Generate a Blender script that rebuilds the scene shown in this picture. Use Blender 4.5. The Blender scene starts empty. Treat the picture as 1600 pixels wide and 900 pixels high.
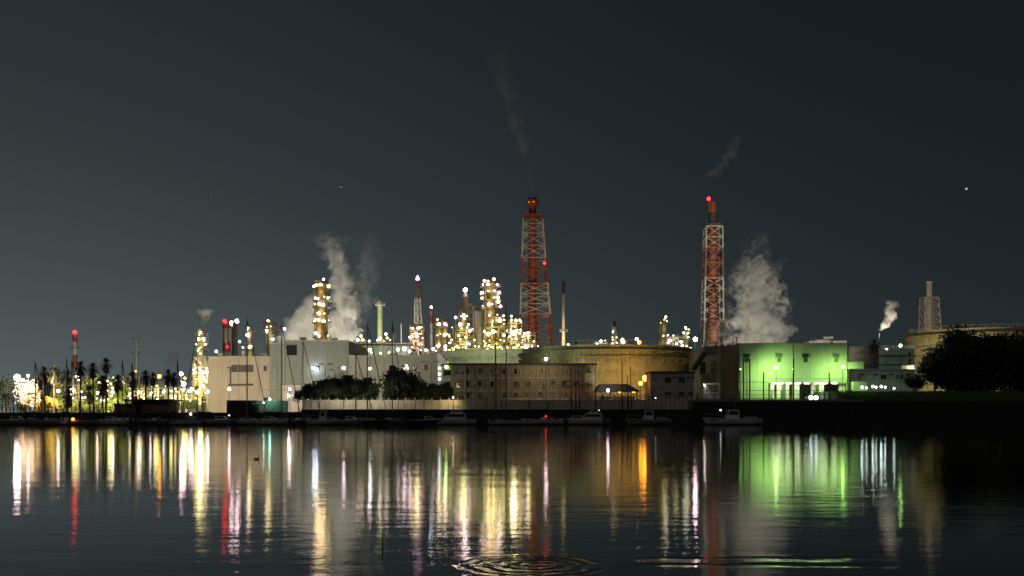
import bpy, math, random
from mathutils import Vector, Matrix, Quaternion
random.seed(11)
C = bpy.context.scene
COL = C.collection
R = math.radians

# ------------------------------------------------------------------ camera, sky, front fill, exposure
CAMZ, HZ = 2.0, 648.0                      # lens height over the water, horizon row of the 1600x900 photo
cd = bpy.data.cameras.new('camera'); cam = bpy.data.objects.new('camera', cd); COL.objects.link(cam)
cam.location = (0, 0, CAMZ); cam.rotation_euler = (R(90), 0, 0)
cd.lens = 36.0; cd.sensor_width = 36.0; cd.shift_y = (HZ - 450) / 1600
cd.clip_start = 0.1; cd.clip_end = 30000
C.camera = cam
C.view_settings.view_transform = 'Standard'; C.view_settings.look = 'None'
C.view_settings.exposure = 0; C.view_settings.gamma = 1
C.render.engine = 'CYCLES'
C.cycles.use_denoising = True
C.cycles.use_light_tree = True
C.cycles.max_bounces = 6; C.cycles.diffuse_bounces = 2; C.cycles.glossy_bounces = 4
C.cycles.volume_bounces = 0; C.cycles.transparent_max_bounces = 16
C.cycles.volume_step_rate = 0.35; C.cycles.volume_max_steps = 200
C.cycles.sample_clamp_indirect = 0; C.cycles.sample_clamp_direct = 0
C.cycles.filter_width = 1.6

w = bpy.data.worlds.new('World'); C.world = w; w.use_nodes = True
nt = w.node_tree; N = nt.nodes; LK = nt.links
bg = N['Background']
def wm(op, a, b=None, clamp=False):
    n = N.new('ShaderNodeMath'); n.operation = op; n.use_clamp = clamp
    for i, v in enumerate((a, b)):
        if v is None: continue
        if isinstance(v, (int, float)): n.inputs[i].default_value = v
        else: LK.new(v, n.inputs[i])
    return n.outputs[0]
sky = N.new('ShaderNodeTexSky'); sky.sky_type = 'NISHITA'; sky.sun_disc = False
FILL_EL, FILL_AZ = R(38), R(205)
sky.sun_elevation = FILL_EL; sky.sun_rotation = FILL_AZ
tc = N.new('ShaderNodeTexCoord'); sp = N.new('ShaderNodeSeparateXYZ'); LK.new(tc.outputs['Generated'], sp.inputs[0])
az = wm('ARCTAN2', sp.outputs[0], sp.outputs[1])            # 0 = straight ahead, negative = left
za = wm('ABSOLUTE', sp.outputs[2])
d = wm('ADD', az, 0.62)                                        # city glow centred left of the view
g_az = wm('ADD', wm('MULTIPLY', wm('COSINE', d), 0.5), 0.5)
g_az = wm('POWER', g_az, 9.0)
g_low = wm('POWER', 2.71828, wm('MULTIPLY', za, -6.0))
g_mid = wm('POWER', 2.71828, wm('MULTIPLY', za, -3.0))
def rgbmul(col, fac):
    n = N.new('ShaderNodeVectorMath'); n.operation = 'SCALE'; n.inputs[0].default_value = col; LK.new(fac, n.inputs[3]); return n.outputs[0]
def vadd(a, b):
    n = N.new('ShaderNodeVectorMath'); n.operation = 'ADD'; LK.new(a, n.inputs[0]); LK.new(b, n.inputs[1]); return n.outputs[0]
skyn = N.new('ShaderNodeVectorMath'); skyn.operation = 'SCALE'; LK.new(sky.outputs[0], skyn.inputs[0]); skyn.inputs[3].default_value = 0.0006
tot = vadd(skyn.outputs[0], rgbmul((0.088, 0.104, 0.102), wm('MULTIPLY', g_az, g_low)))
tot = vadd(tot, rgbmul((0.0125, 0.0165, 0.0175), wm('MULTIPLY', g_az, g_mid)))
tot = vadd(tot, rgbmul((0.0078, 0.0108, 0.0126), g_mid))
tot = vadd(tot, rgbmul((0.0032, 0.0050, 0.0062), wm('ADD', wm('MULTIPLY', za, 0.0), 1.0)))
LK.new(tot, bg.inputs[0]); bg.inputs[1].default_value = 1.0
sl = bpy.data.lights.new('front_fill_sun', 'SUN'); sl.energy = 0.11; sl.angle = R(0.5); sl.color = (1, 0.95, 0.88)  # added fill from behind the lens, brightens boats and parapet
so = bpy.data.objects.new('front_fill_sun', sl); COL.objects.link(so)
so.rotation_euler = (R(90) - FILL_EL, 0, math.pi - FILL_AZ)

# ------------------------------------------------------------------ measures: pixel of the photo + distance -> metres
def X(px, Y): return (px - 800) / 1600 * Y
def Z(py, Y): return CAMZ + (HZ - py) / 1600 * Y
def PT(px, py, Y): return Vector((X(px, Y), Y, Z(py, Y)))
def S(p, Y): return p / 1600 * Y
BR = 0.66                                     # bulb size against the bloomed discs in the photo

# ------------------------------------------------------------------ materials
MATS = {}
def pm(key, rgb, rough=0.65, metal=0.0, var=0.18, scale=0.6, bump=0.0, streak=0.0, dirt=(0.10, 0.085, 0.06)):
    if key in MATS: return MATS[key]
    m = bpy.data.materials.new(key); m.use_nodes = True; MATS[key] = m
    t = m.node_tree; n = t.nodes; l = t.links; b = n['Principled BSDF']
    b.inputs['Roughness'].default_value = rough; b.inputs['Metallic'].default_value = metal
    geo = n.new('ShaderNodeNewGeometry')
    nz = n.new('ShaderNodeTexNoise'); nz.inputs['Scale'].default_value = scale; nz.inputs['Detail'].default_value = 5
    l.new(geo.outputs['Position'], nz.inputs['Vector'])
    rp = n.new('ShaderNodeValToRGB'); rp.color_ramp.elements[0].position = .3; rp.color_ramp.elements[1].position = .7
    rp.color_ramp.elements[0].color = tuple(c * (1 - var) for c in rgb) + (1,)
    rp.color_ramp.elements[1].color = tuple(min(.95, c * (1 + var)) for c in rgb) + (1,)
    l.new(nz.outputs[0], rp.inputs[0]); out = rp.outputs[0]
    if streak > 0:
        mp = n.new('ShaderNodeMapping'); mp.inputs['Scale'].default_value = (1.6, 1.6, 0.09); l.new(geo.outputs['Position'], mp.inputs[0])
        n2 = n.new('ShaderNodeTexNoise'); n2.inputs['Scale'].default_value = 1.0; n2.inputs['Detail'].default_value = 6; n2.inputs['Roughness'].default_value = .65
        l.new(mp.outputs[0], n2.inputs['Vector'])
        r2 = n.new('ShaderNodeValToRGB'); r2.color_ramp.elements[0].position = .48; r2.color_ramp.elements[1].position = .72
        r2.color_ramp.elements[0].color = (0, 0, 0, 1); r2.color_ramp.elements[1].color = (streak,) * 3 + (1,)
        l.new(n2.outputs[0], r2.inputs[0])
        mx = n.new('ShaderNodeMix'); mx.data_type = 'RGBA'; l.new(r2.outputs[0], mx.inputs[0]); l.new(out, mx.inputs[6])
        mx.inputs[7].default_value = dirt + (1,); out = mx.outputs[2]
    l.new(out, b.inputs['Base Color'])
    if bump:
        bp = n.new('ShaderNodeBump'); bp.inputs['Strength'].default_value = bump; bp.inputs['Distance'].default_value = .1
        l.new(nz.outputs[0], bp.inputs['Height']); l.new(bp.outputs[0], b.inputs['Normal'])
    return m
def bands(key, cols, zs, rough=.6):
    """paint in horizontal bands: cols[i] below height zs[i]"""
    m = pm(key, cols[0], rough); t = m.node_tree; n = t.nodes; l = t.links; b = n['Principled BSDF']
    geo = n.new('ShaderNodeNewGeometry'); s = n.new('ShaderNodeSeparateXYZ'); l.new(geo.outputs['Position'], s.inputs[0])
    mr = n.new('ShaderNodeMapRange'); mr.inputs[1].default_value = 0; mr.inputs[2].default_value = 200; l.new(s.outputs[2], mr.inputs[0])
    rp = n.new('ShaderNodeValToRGB'); rp.color_ramp.interpolation = 'CONSTANT'
    e = rp.color_ramp.elements; e[0].position = 0; e[0].color = cols[0] + (1,); e[1].position = zs[0] / 200; e[1].color = cols[1] + (1,)
    for c, z in zip(cols[2:], zs[1:]):
        q = e.new(z / 200); q.color = c + (1,)
    l.new(mr.outputs[0], rp.inputs[0])
    nz = n.new('ShaderNodeTexNoise'); nz.inputs['Scale'].default_value = .8; nz.inputs['Detail'].default_value = 6; l.new(geo.outputs['Position'], nz.inputs[0])
    mx = n.new('ShaderNodeMix'); mx.data_type = 'RGBA'; mx.blend_type = 'MULTIPLY'; mx.inputs[0].default_value = .55
    l.new(rp.outputs[0], mx.inputs[6]); l.new(nz.outputs[0], mx.inputs[7]); l.new(mx.outputs[2], b.inputs['Base Color'])
    return m
KIND = {'pink': (1, .68, .74), 'warm': (1, .76, .36), 'orange': (1, .33, .02), 'green': (.50, 1, .22), 'cool': (.80, 1, .92),
        'red': (1, .010, .016), 'white': (1, .90, .72), 'teal': (.35, 1, .75), 'blue': (.75, .85, 1), 'flame': (1, .45, .80), 'yellow': (1, .88, .30), 'mercury': (.93, 1, .56), 'amber': (1, .66, .20)}
def em(kind, L):
    key = 'lamp_glow_%s_%g' % (kind, L)
    if key in MATS: return MATS[key]
    m = bpy.data.materials.new(key); m.use_nodes = True; MATS[key] = m
    n = m.node_tree.nodes; n.remove(n['Principled BSDF'])
    e = n.new('ShaderNodeEmission'); e.inputs[0].default_value = KIND[kind] + (1,); e.inputs[1].default_value = L
    m.node_tree.links.new(e.outputs[0], n['Material Output'].inputs[0]); return m
def glass(key='window_glass', rgb=(.015, .018, .02), rough=.08):
    return pm(key, rgb, rough, 0, .1)

M_STEEL = pm('galvanised_steel', (.38, .38, .36), .5, .3)
M_DARK = pm('dark_painted_steel', (.04, .04, .04), .5)
M_POLE = pm('grey_pole_paint', (.12, .12, .115), .5)
M_CONC = pm('weathered_concrete', (.60, .54, .42), .85, streak=.35, bump=.3)
M_CREAM = pm('cream_wall_paint', (.44, .385, .31), .75, var=.08, scale=.15, streak=.2)
M_CREAM2 = pm('dull_cream_cladding', (.39, .38, .31), .75, var=.08, scale=.15, streak=.2)
M_GREYW = pm('grey_green_cladding', (.25, .27, .235), .7, var=.08, scale=.15, streak=.2)
M_SILO = pm('pale_process_steel', (.42, .40, .34), .45, .2, streak=.4)
M_YEL = pm('yellow_grey_process_steel', (.42, .36, .20), .5, .1, var=.3, streak=.3)
M_WHITE = pm('white_paint', (.75, .74, .71), .5, streak=.12)
M_LEAF = pm('dark_leaf', (.035, .05, .022), .6, var=.4, scale=2)
M_PALM = pm('palm_leaf', (.07, .085, .035), .6, var=.4, scale=2)
M_BARK = pm('palm_bark', (.16, .12, .085), .9, var=.3, scale=3)
M_GLASS = glass()

# ------------------------------------------------------------------ building blocks
ORG = {}
def tag(o, label=None, cat=None, group=None, kind=None):
    if label: o['label'] = label
    if cat: o['category'] = cat
    if group: o['group'] = group
    if kind: o['kind'] = kind
    return o
def thing(name, label, cat, x, y, z, group=None):
    o = bpy.data.objects.new(name, None); COL.objects.link(o); o.location = (x, y, z); o.empty_display_size = .5
    ORG[o] = Vector((x, y, z)); return tag(o, label, cat, group, 'thing')
def link(name, me, parent, mtx=None):
    o = bpy.data.objects.new(name, me); COL.objects.link(o); o.parent = parent
    if mtx is not None: o.matrix_local = mtx
    if parent is not None: ORG[o] = ORG[parent]
    return o
class MB:
    def __init__(s): s.v = []; s.f = []
    def add(s, vs, fs):
        k = len(s.v); s.v += [tuple(v) for v in vs]; s.f += [tuple(i + k for i in f) for f in fs]; return s
    def box(s, x0, x1, y0, y1, z0, z1):
        v = [(x, y, z) for z in (z0, z1) for y in (y0, y1) for x in (x0, x1)]
        return s.add(v, [(0, 2, 3, 1), (4, 5, 7, 6), (0, 1, 5, 4), (2, 6, 7, 3), (0, 4, 6, 2), (1, 3, 7, 5)])
    def tube(s, p, q, r0, r1=None, n=8, caps=True):
        p = Vector(p); q = Vector(q); r1 = r0 if r1 is None else r1
        a = (q - p).normalized(); u = a.orthogonal().normalized(); w_ = a.cross(u)
        vs = []
        for c, r in ((p, r0), (q, r1)):
            for i in range(n):
                t = 2 * math.pi * i / n; vs.append(c + (u * math.cos(t) + w_ * math.sin(t)) * r)
        fs = [(i, (i + 1) % n, n + (i + 1) % n, n + i) for i in range(n)]
        if caps: fs += [tuple(range(n))[::-1], tuple(range(n, 2 * n))]
        return s.add(vs, fs)
    def path(s, pts, r, n=6):
        for a, b in zip(pts, pts[1:]): s.tube(a, b, r, r, n)
        return s
    def lathe(s, c, prof, n=24):
        vs = []; fs = []
        for r, z in prof:
            for i in range(n):
                t = 2 * math.pi * i / n; vs.append((c[0] + r * math.cos(t), c[1] + r * math.sin(t), z))
        for k in range(len(prof) - 1):
            for i in range(n):
                j = (i + 1) % n; fs.append((k * n + i, k * n + j, (k + 1) * n + j, (k + 1) * n + i))
        fs += [tuple(range(n))[::-1], tuple((len(prof) - 1) * n + i for i in range(n))]
        return s.add(vs, fs)
    def prism(s, poly, y0, y1):
        """outline in x,z pushed through y"""
        n = len(poly); vs = [(x, y0, z) for x, z in poly] + [(x, y1, z) for x, z in poly]
        return s.add(vs, [tuple(range(n)), tuple(range(n, 2 * n))[::-1]] + [(i, n + i, n + (i + 1) % n, (i + 1) % n) for i in range(n)])
    def plan(s, poly, z0, z1):
        n = len(poly); vs = [(x, y, z0) for x, y in poly] + [(x, y, z1) for x, y in poly]
        return s.add(vs, [tuple(range(n))[::-1], tuple(range(n, 2 * n))] + [(i, (i + 1) % n, n + (i + 1) % n, n + i) for i in range(n)])
    def quad(s, a, b, c, d): return s.add([a, b, c, d], [(0, 1, 2, 3)])
    def mesh(s, name, mat, org=(0, 0, 0), smooth=False):
        me = bpy.data.meshes.new(name); ox, oy, oz = org
        me.from_pydata([(x - ox, y - oy, z - oz) for x, y, z in s.v], [], s.f)
        import bmesh
        if len(s.f) < 4000:
            b = bmesh.new(); b.from_mesh(me); bmesh.ops.recalc_face_normals(b, faces=b.faces); b.to_mesh(me); b.free()
        if mat: me.materials.append(mat)
        if smooth:
            me.polygons.foreach_set('use_smooth', [True] * len(me.polygons))
            try: me.set_sharp_from_angle(angle=R(40))
            except Exception: pass
        me.update(); return me
    def build(s, name, mat, parent=None, smooth=False):
        if parent is None:
            xs = [v[0] for v in s.v]; ys = [v[1] for v in s.v]; org = Vector(((min(xs) + max(xs)) / 2, (min(ys) + max(ys)) / 2, min(v[2] for v in s.v)))
            o = link(name, s.mesh(name, mat, org, smooth), None); o.location = org; ORG[o] = org; return o
        return link(name, s.mesh(name, mat, ORG[parent], smooth), parent)
UNIT = {}
def unit(shape, mat):
    k = (shape, mat.name)
    if k not in UNIT:
        m = MB()
        if shape == 'bar': m.box(-.5, .5, -.5, .5, -.5, .5)
        elif shape == 'rod': m.tube((0, 0, -.5), (0, 0, .5), .5, .5, 8)
        elif shape == 'ball':
            prof = [(max(.001, math.sin(math.pi * i / 8)), -math.cos(math.pi * i / 8)) for i in range(9)]
            m.lathe((0, 0), prof, 12)
        UNIT[k] = m.mesh(shape, mat, smooth=shape != 'bar')
    return UNIT[k]
def beam(name, p, q, wd, mat, parent, shape='bar', dp=None):
    p = Vector(p); q = Vector(q); a = q - p; o = ORG[parent]
    rot = a.to_track_quat('Z', 'Y').to_matrix().to_4x4()
    return link(name, unit(shape, mat), parent, Matrix.Translation((p + q) / 2 - o) @ rot @ Matrix.Diagonal((wd, dp or wd, a.length, 1)))
def boxp(name, x0, x1, y0, y1, z0, z1, mat, parent):
    o = ORG[parent]
    return link(name, unit('bar', mat), parent, Matrix.Translation(Vector(((x0 + x1) / 2, (y0 + y1) / 2, (z0 + z1) / 2)) - o) @ Matrix.Diagonal((x1 - x0, y1 - y0, z1 - z0, 1)))
def ball(name, c, r, mat, parent, sz=1.0):
    return link(name, unit('ball', mat), parent, Matrix.Translation(Vector(c) - ORG[parent]) @ Matrix.Diagonal((r, r, r * sz, 1)))

def lamp_on(parent, px, py, Y, kind='warm', rp=2.0, L=45, anchor=None):
    """a floodlight fixed to a structure: bulb with its bracket"""
    c = PT(px, py, Y); r = S(rp, Y) * BR
    b = ball('lamp', c, r, em(kind, min(L, 15)), parent)
    if anchor is not None:
        beam('lamp_bracket', c + Vector((0, r * .4, -r * 1.05)), anchor, .12, M_POLE, parent)
    return b
def window(parent, px0, px1, py0, py1, Yf, frame=None, pane=None, bars=1):
    x0, x1, z0, z1 = X(px0, Yf), X(px1, Yf), Z(py1, Yf), Z(py0, Yf); t = .12
    m = MB(); m.box(x0, x0 + t, Yf - .1, Yf - .003, z0, z1); m.box(x1 - t, x1, Yf - .1, Yf - .003, z0, z1)
    m.box(x0 + t, x1 - t, Yf - .098, Yf - .003, z0, z0 + t); m.box(x0 + t, x1 - t, Yf - .098, Yf - .003, z1 - t, z1)
    for i in range(bars):
        xm = x0 + (x1 - x0) * (i + 1) / (bars + 1); m.box(xm - .05, xm + .05, Yf - .08, Yf - .003, z0 + t, z1 - t)
    f = m.build('window', frame or M_STEEL, parent)
    MB().box(x0 + t * .5, x1 - t * .5, Yf - .04, Yf - .004, z0 + t * .5, z1 - t * .5).build('pane', pane or M_GLASS, f)
    return f

# ------------------------------------------------------------------ water
def water_material():
    m = bpy.data.materials.new('harbour_water'); m.use_nodes = True; t = m.node_tree; n = t.nodes; l = t.links; b = n['Principled BSDF']
    b.inputs['Base Color'].default_value = (.006, .010, .013, 1); b.inputs['IOR'].default_value = 1.333
    b.inputs['Roughness'].default_value = WATER_ROUGH
    geo = n.new('ShaderNodeNewGeometry')
    def noise(scale, detail, sx=1, sy=1):
        mp = n.new('ShaderNodeMapping'); mp.inputs['Scale'].default_value = (sx, sy, 1); l.new(geo.outputs['Position'], mp.inputs[0])
        k = n.new('ShaderNodeTexNoise'); k.inputs['Scale'].default_value = scale; k.inputs['Detail'].default_value = detail; k.inputs['Roughness'].default_value = .5
        l.new(mp.outputs[0], k.inputs[0]); return k.outputs[0]
    def math_(op, a, b_=None):
        k = n.new('ShaderNodeMath'); k.operation = op
        for i, v in enumerate((a, b_)):
            if v is None: continue
            if isinstance(v, (int, float)): k.inputs[i].default_value = v
            else: l.new(v, k.inputs[i])
        return k.outputs[0]
    big = noise(.35, 2, 1, 1.6); mid = noise(1.6, 2, .8, 1.3); fine = noise(11, 3, .9, 1.1)
    patch = noise(.05, 3, 1, 2.5)                         # breezier and calmer patches
    pk = math_('ADD', math_('MULTIPLY', patch, 1.3), .2)
    h = math_('ADD', math_('MULTIPLY', big, WV[0]), math_('MULTIPLY', math_('ADD', math_('MULTIPLY', mid, WV[1]), math_('MULTIPLY', fine, WV[2])), pk))
    # a ring of ripples spreading from a splash close to the lens
    cx, cy = X(832, 13.6), 13.6
    sub = n.new('ShaderNodeVectorMath'); sub.operation = 'SUBTRACT'; l.new(geo.outputs['Position'], sub.inputs[0]); sub.inputs[1].default_value = (cx, cy, 0)
    ln = n.new('ShaderNodeVectorMath'); ln.operation = 'LENGTH'; l.new(sub.outputs[0], ln.inputs[0]); r = ln.outputs['Value']
    env = n.new('ShaderNodeMapRange'); env.interpolation_type = 'SMOOTHSTEP'; env.inputs[1].default_value = 1.25; env.inputs[2].default_value = .75; l.new(r, env.inputs[0])
    rw = math_('ADD', r, math_('MULTIPLY', math_('SUBTRACT', noise(1.7, 3), .5), .34))
    brk = math_('MULTIPLY', math_('POWER', noise(.9, 3), 2.0), .016)
    ring = math_('MULTIPLY', math_('MULTIPLY', math_('SINE', math_('MULTIPLY', rw, 25)), brk), env.outputs[0])
    h = math_('ADD', h, ring)
    # the low wake running off to the right of that splash
    sy = n.new('ShaderNodeSeparateXYZ'); l.new(geo.outputs['Position'], sy.inputs[0])
    def window_(v, a0, a1, b1, b0):
        k1 = n.new('ShaderNodeMapRange'); k1.interpolation_type = 'SMOOTHSTEP'; k1.inputs[1].default_value = a0; k1.inputs[2].default_value = a1; l.new(v, k1.inputs[0])
        k2 = n.new('ShaderNodeMapRange'); k2.interpolation_type = 'SMOOTHSTEP'; k2.inputs[1].default_value = b0; k2.inputs[2].default_value = b1; l.new(v, k2.inputs[0])
        return math_('MULTIPLY', k1.outputs[0], k2.outputs[0])
    wy = math_('ADD', sy.outputs[1], math_('MULTIPLY', noise(.8, 2), .5))
    wk = math_('MULTIPLY', math_('MULTIPLY', math_('SINE', math_('MULTIPLY', wy, 9.0)), .0055), math_('MULTIPLY', window_(wy, 13.5, 13.9, 14.5, 14.9), window_(sy.outputs[0], 1.4, 2.2, 4.4, 5.4)))
    h = math_('ADD', h, wk)
    bp = n.new('ShaderNodeBump'); bp.inputs['Strength'].default_value = 1; bp.inputs['Distance'].default_value = 1
    l.new(h, bp.inputs['Height']); l.new(bp.outputs[0], b.inputs['Normal'])
    return m
WATER_ROUGH = .032; WV = (.011, .0044, .0019)
wv = MB(); wv.quad((-9000, -3000, 0), (9000, -3000, 0), (9000, 216, 0), (-9000, 216, 0))
tag(wv.build('water', water_material()), 'calm dark harbour water streaked with lamp reflections', kind='structure')

# ------------------------------------------------------------------ ground, quays
M_GROUND = pm('dark_asphalt', (.05, .05, .048), .9, var=.3, scale=.3)
QL, QR = X(470, 212), X(1085, 212)
gm = MB()
gm.quad((-9000, 212.6, 2.4), (9000, 212.6, 2.4), (9000, 9000, 2.4), (-9000, 9000, 2.4))
tag(gm.build('ground', M_GROUND), 'dark works yard ground behind the quay', kind='structure')
M_QUAY = pm('wet_dark_concrete', (.022, .021, .02), .8, var=.35, scale=.5, bump=.4)
q = thing('quay_wall', 'low dark quay wall behind the sailing boats on the left', 'quay wall', X(200, 212), 212, 0)
for i in range(40):
    a = QL - 8 * (i + 1); boxp('wall_panel', a + .04, a + 7.96, 212 + .05 * (i % 2), 212.9, -1, 2.42 + .012 * (i % 3), M_QUAY, q)
q = thing('quay_wall', 'dark quay wall below the long beige concrete parapet', 'quay wall', X(780, 212), 212, 0)
nn = int((QR - QL) / 8); pw = (QR - QL) / nn
for i in range(nn):
    a = QL + pw * i; boxp('wall_panel', a + .04, a + pw - .04, 212 + .05 * (i % 2), 222.3, -1, 3.1 + .012 * (i % 3), M_QUAY, q)
q = thing('quay_wall', 'tall black quay wall below the green fence and grass bank', 'quay wall', X(1350, 212), 212, 0)
for i in range(40):
    a = QR + 8 * i; boxp('wall_panel', a + .04, a + 7.96, 212 + .05 * (i % 2), 214, -1, 4.75 + .012 * (i % 3), M_QUAY, q)
# long concrete parapet, post by post and panel by panel
par = thing('parapet_wall', 'long beige concrete parapet wall topped with short posts behind the boats', 'wall', X(780, 222), 222.5, 3.1)
x = X(474, 222.6); k = 0
while x < X(1098, 222.6):
    wd = S(13.4, 222.6)
    boxp('wall_panel', x + .03, x + wd - .03, 222.4 + .02 * (k % 2), 222.7, 3.11, Z(625, 222.5) + random.uniform(-.03, .03), M_CONC, par)
    boxp('post', x - .07, x + .07, 222.3, 222.62, 3.1, Z(621.5, 222.5), M_CONC, par)
    x += wd; k += 1
# yard of the green hall, and the grass bank on the right
ym = MB(); ym.box(QR + .5, X(1332, 222), 214.02, 330, 0, 5.2)
tag(ym.build('pavement', pm('yard_concrete', (.22, .21, .19), .85, var=.2)), 'raised concrete yard in front of the green lit hall', kind='structure')
gb = MB(); xa, xb = X(1333, 214), 900
ys = [214.03, 216, 219, 222, 226, 230, 400]; zs = [4.72, 5.0, 5.5, 6.1, 6.8, 7.3, 7.4]
for i in range(6): gb.quad((xa, ys[i], zs[i]), (xb, ys[i], zs[i]), (xb, ys[i + 1], zs[i + 1]), (xa, ys[i + 1], zs[i + 1]))
gb.add([(xa, y, z) for y, z in zip(ys, zs)] + [(xa, y, 2) for y in ys], [(i, i + 1, i + 8, i + 7) for i in range(6)])
M_GRASS = pm('night_grass', (.07, .10, .03), .9, var=.45, scale=1.2, bump=.6)
tag(gb.build('grass_bank', M_GRASS), 'sloping grass bank above the quay on the right', kind='structure')
gt = MB()
for i in range(5000):
    x = random.uniform(xa + .2, X(1640, 220)); y = random.uniform(214.4, 229); z = 4.72 + (y - 214) / 16 * 2.55; a = random.uniform(0, 6.28); hh = random.uniform(.12, .38); ww = .12
    gt.add([(x - ww * math.cos(a), y - ww * math.sin(a), z - .05), (x + ww * math.cos(a), y + ww * math.sin(a), z - .05), (x + random.uniform(-.12, .12), y + random.uniform(-.1, .1), z + hh)], [(0, 1, 2)])
tag(gt.build('grass', M_GRASS), 'rough grass tufts growing on the bank', 'grass', kind='stuff')

# ------------------------------------------------------------------ lamps on poles
def street_lamp(px, py, Y, zb, kind, rp, L, label, name='street_lamp', style='top', group=None, pole_w=.14):
    c = PT(px, py, Y); r = S(rp, Y) * BR
    t = thing(name, label, 'lamp', c.x, c.y, zb, group)
    if (px, py) in SPOT:                       # the lamp's own beam, thrown from its hood towards the ground and the wall behind
      for wt, kd, tx, ty, tY, ang in (SPOT[(px, py)] if isinstance(SPOT[(px, py)], list) else [SPOT[(px, py)]]):
        ld = bpy.data.lights.new('lamp_beam', 'SPOT'); ld.energy = wt; ld.color = KIND[kd]; ld.spot_size = R(ang); ld.spot_blend = .9; ld.shadow_soft_size = .25
        lo_ = bpy.data.objects.new('lamp_beam', ld); COL.objects.link(lo_); lo_.parent = t
        src = c + Vector((0, r + .1, 0)); lo_.location = src - ORG[t]; lo_.rotation_euler = (PT(tx, ty, tY) - src).to_track_quat('-Z', 'Y').to_euler()
    off = 0 if style == 'top' else (1.1 if style == 'armr' else -1.1)
    MB().tube((c.x - off, Y + .1, zb), (c.x - off, Y + .1, c.z - (r * .9 if style == 'top' else -.5)), pole_w * .62, pole_w * .38, 8).build('pole', M_POLE, t, True)
    if off: MB().path([(c.x - off, Y + .1, c.z + .48), (c.x - off * .5, Y + .1, c.z + r + .28), (c.x, Y + .1, c.z + r + .16)], .06, 6).build('arm', M_POLE, t)
    MB().lathe((c.x, Y + .06), [(r * .25, c.z + r * 1.32), (r * .8, c.z + r * 1.1), (r * .82, c.z + r * 1.0)], 12).build('lamp_cap', M_POLE, t)
    ball('bulb', c, r, em(kind, L), t, 1.05)
    return t
SPOT = {(27, 590): (15000, 'white', 50, 620, 236, 150), (44, 587): (14000, 'warm', 72, 630, 244, 130), (91, 611): (12000, 'warm', 91, 632, 250, 165), (153, 614): (12000, 'warm', 145, 632, 250, 165), (176, 613): (11000, 'warm', 180, 632, 250, 165), (217, 613): (12000, 'warm', 217, 630, 250, 165), (287, 600): (4000, 'warm', 300, 625, 250, 160),
 (358, 608): (14000, 'white', 365, 590, 280, 150), (453, 608): (22000, 'white', 470, 588, 280, 155), (537, 575): (4200, 'white', 530, 644, 222, 100), (578, 576): (3600, 'white', 612, 642, 222, 110), (708, 621): (500, 'warm', 690, 632, 222.5, 165), (578, 547): (10000, 'white', 620, 585, 280, 150), (853, 561): (1700, 'warm', 815, 600, 250, 165),
 (950, 610): (600, 'white', 950, 630, 236, 150), (1008, 591): [(9000, 'orange', 945, 596, 262, 125), (5200, 'orange', 1004, 588, 268, 95)], (1213, 574): (4300, 'green', 1213, 600, 240, 160), (1317, 573): (3600, 'green', 1305, 600, 240, 150), (1157, 577): (250, 'green', 1165, 600, 240, 150), (1407, 540): (1500, 'cool', 1400, 585, 270, 150)}
LG = 'lamps on poles along the harbour road'
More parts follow.
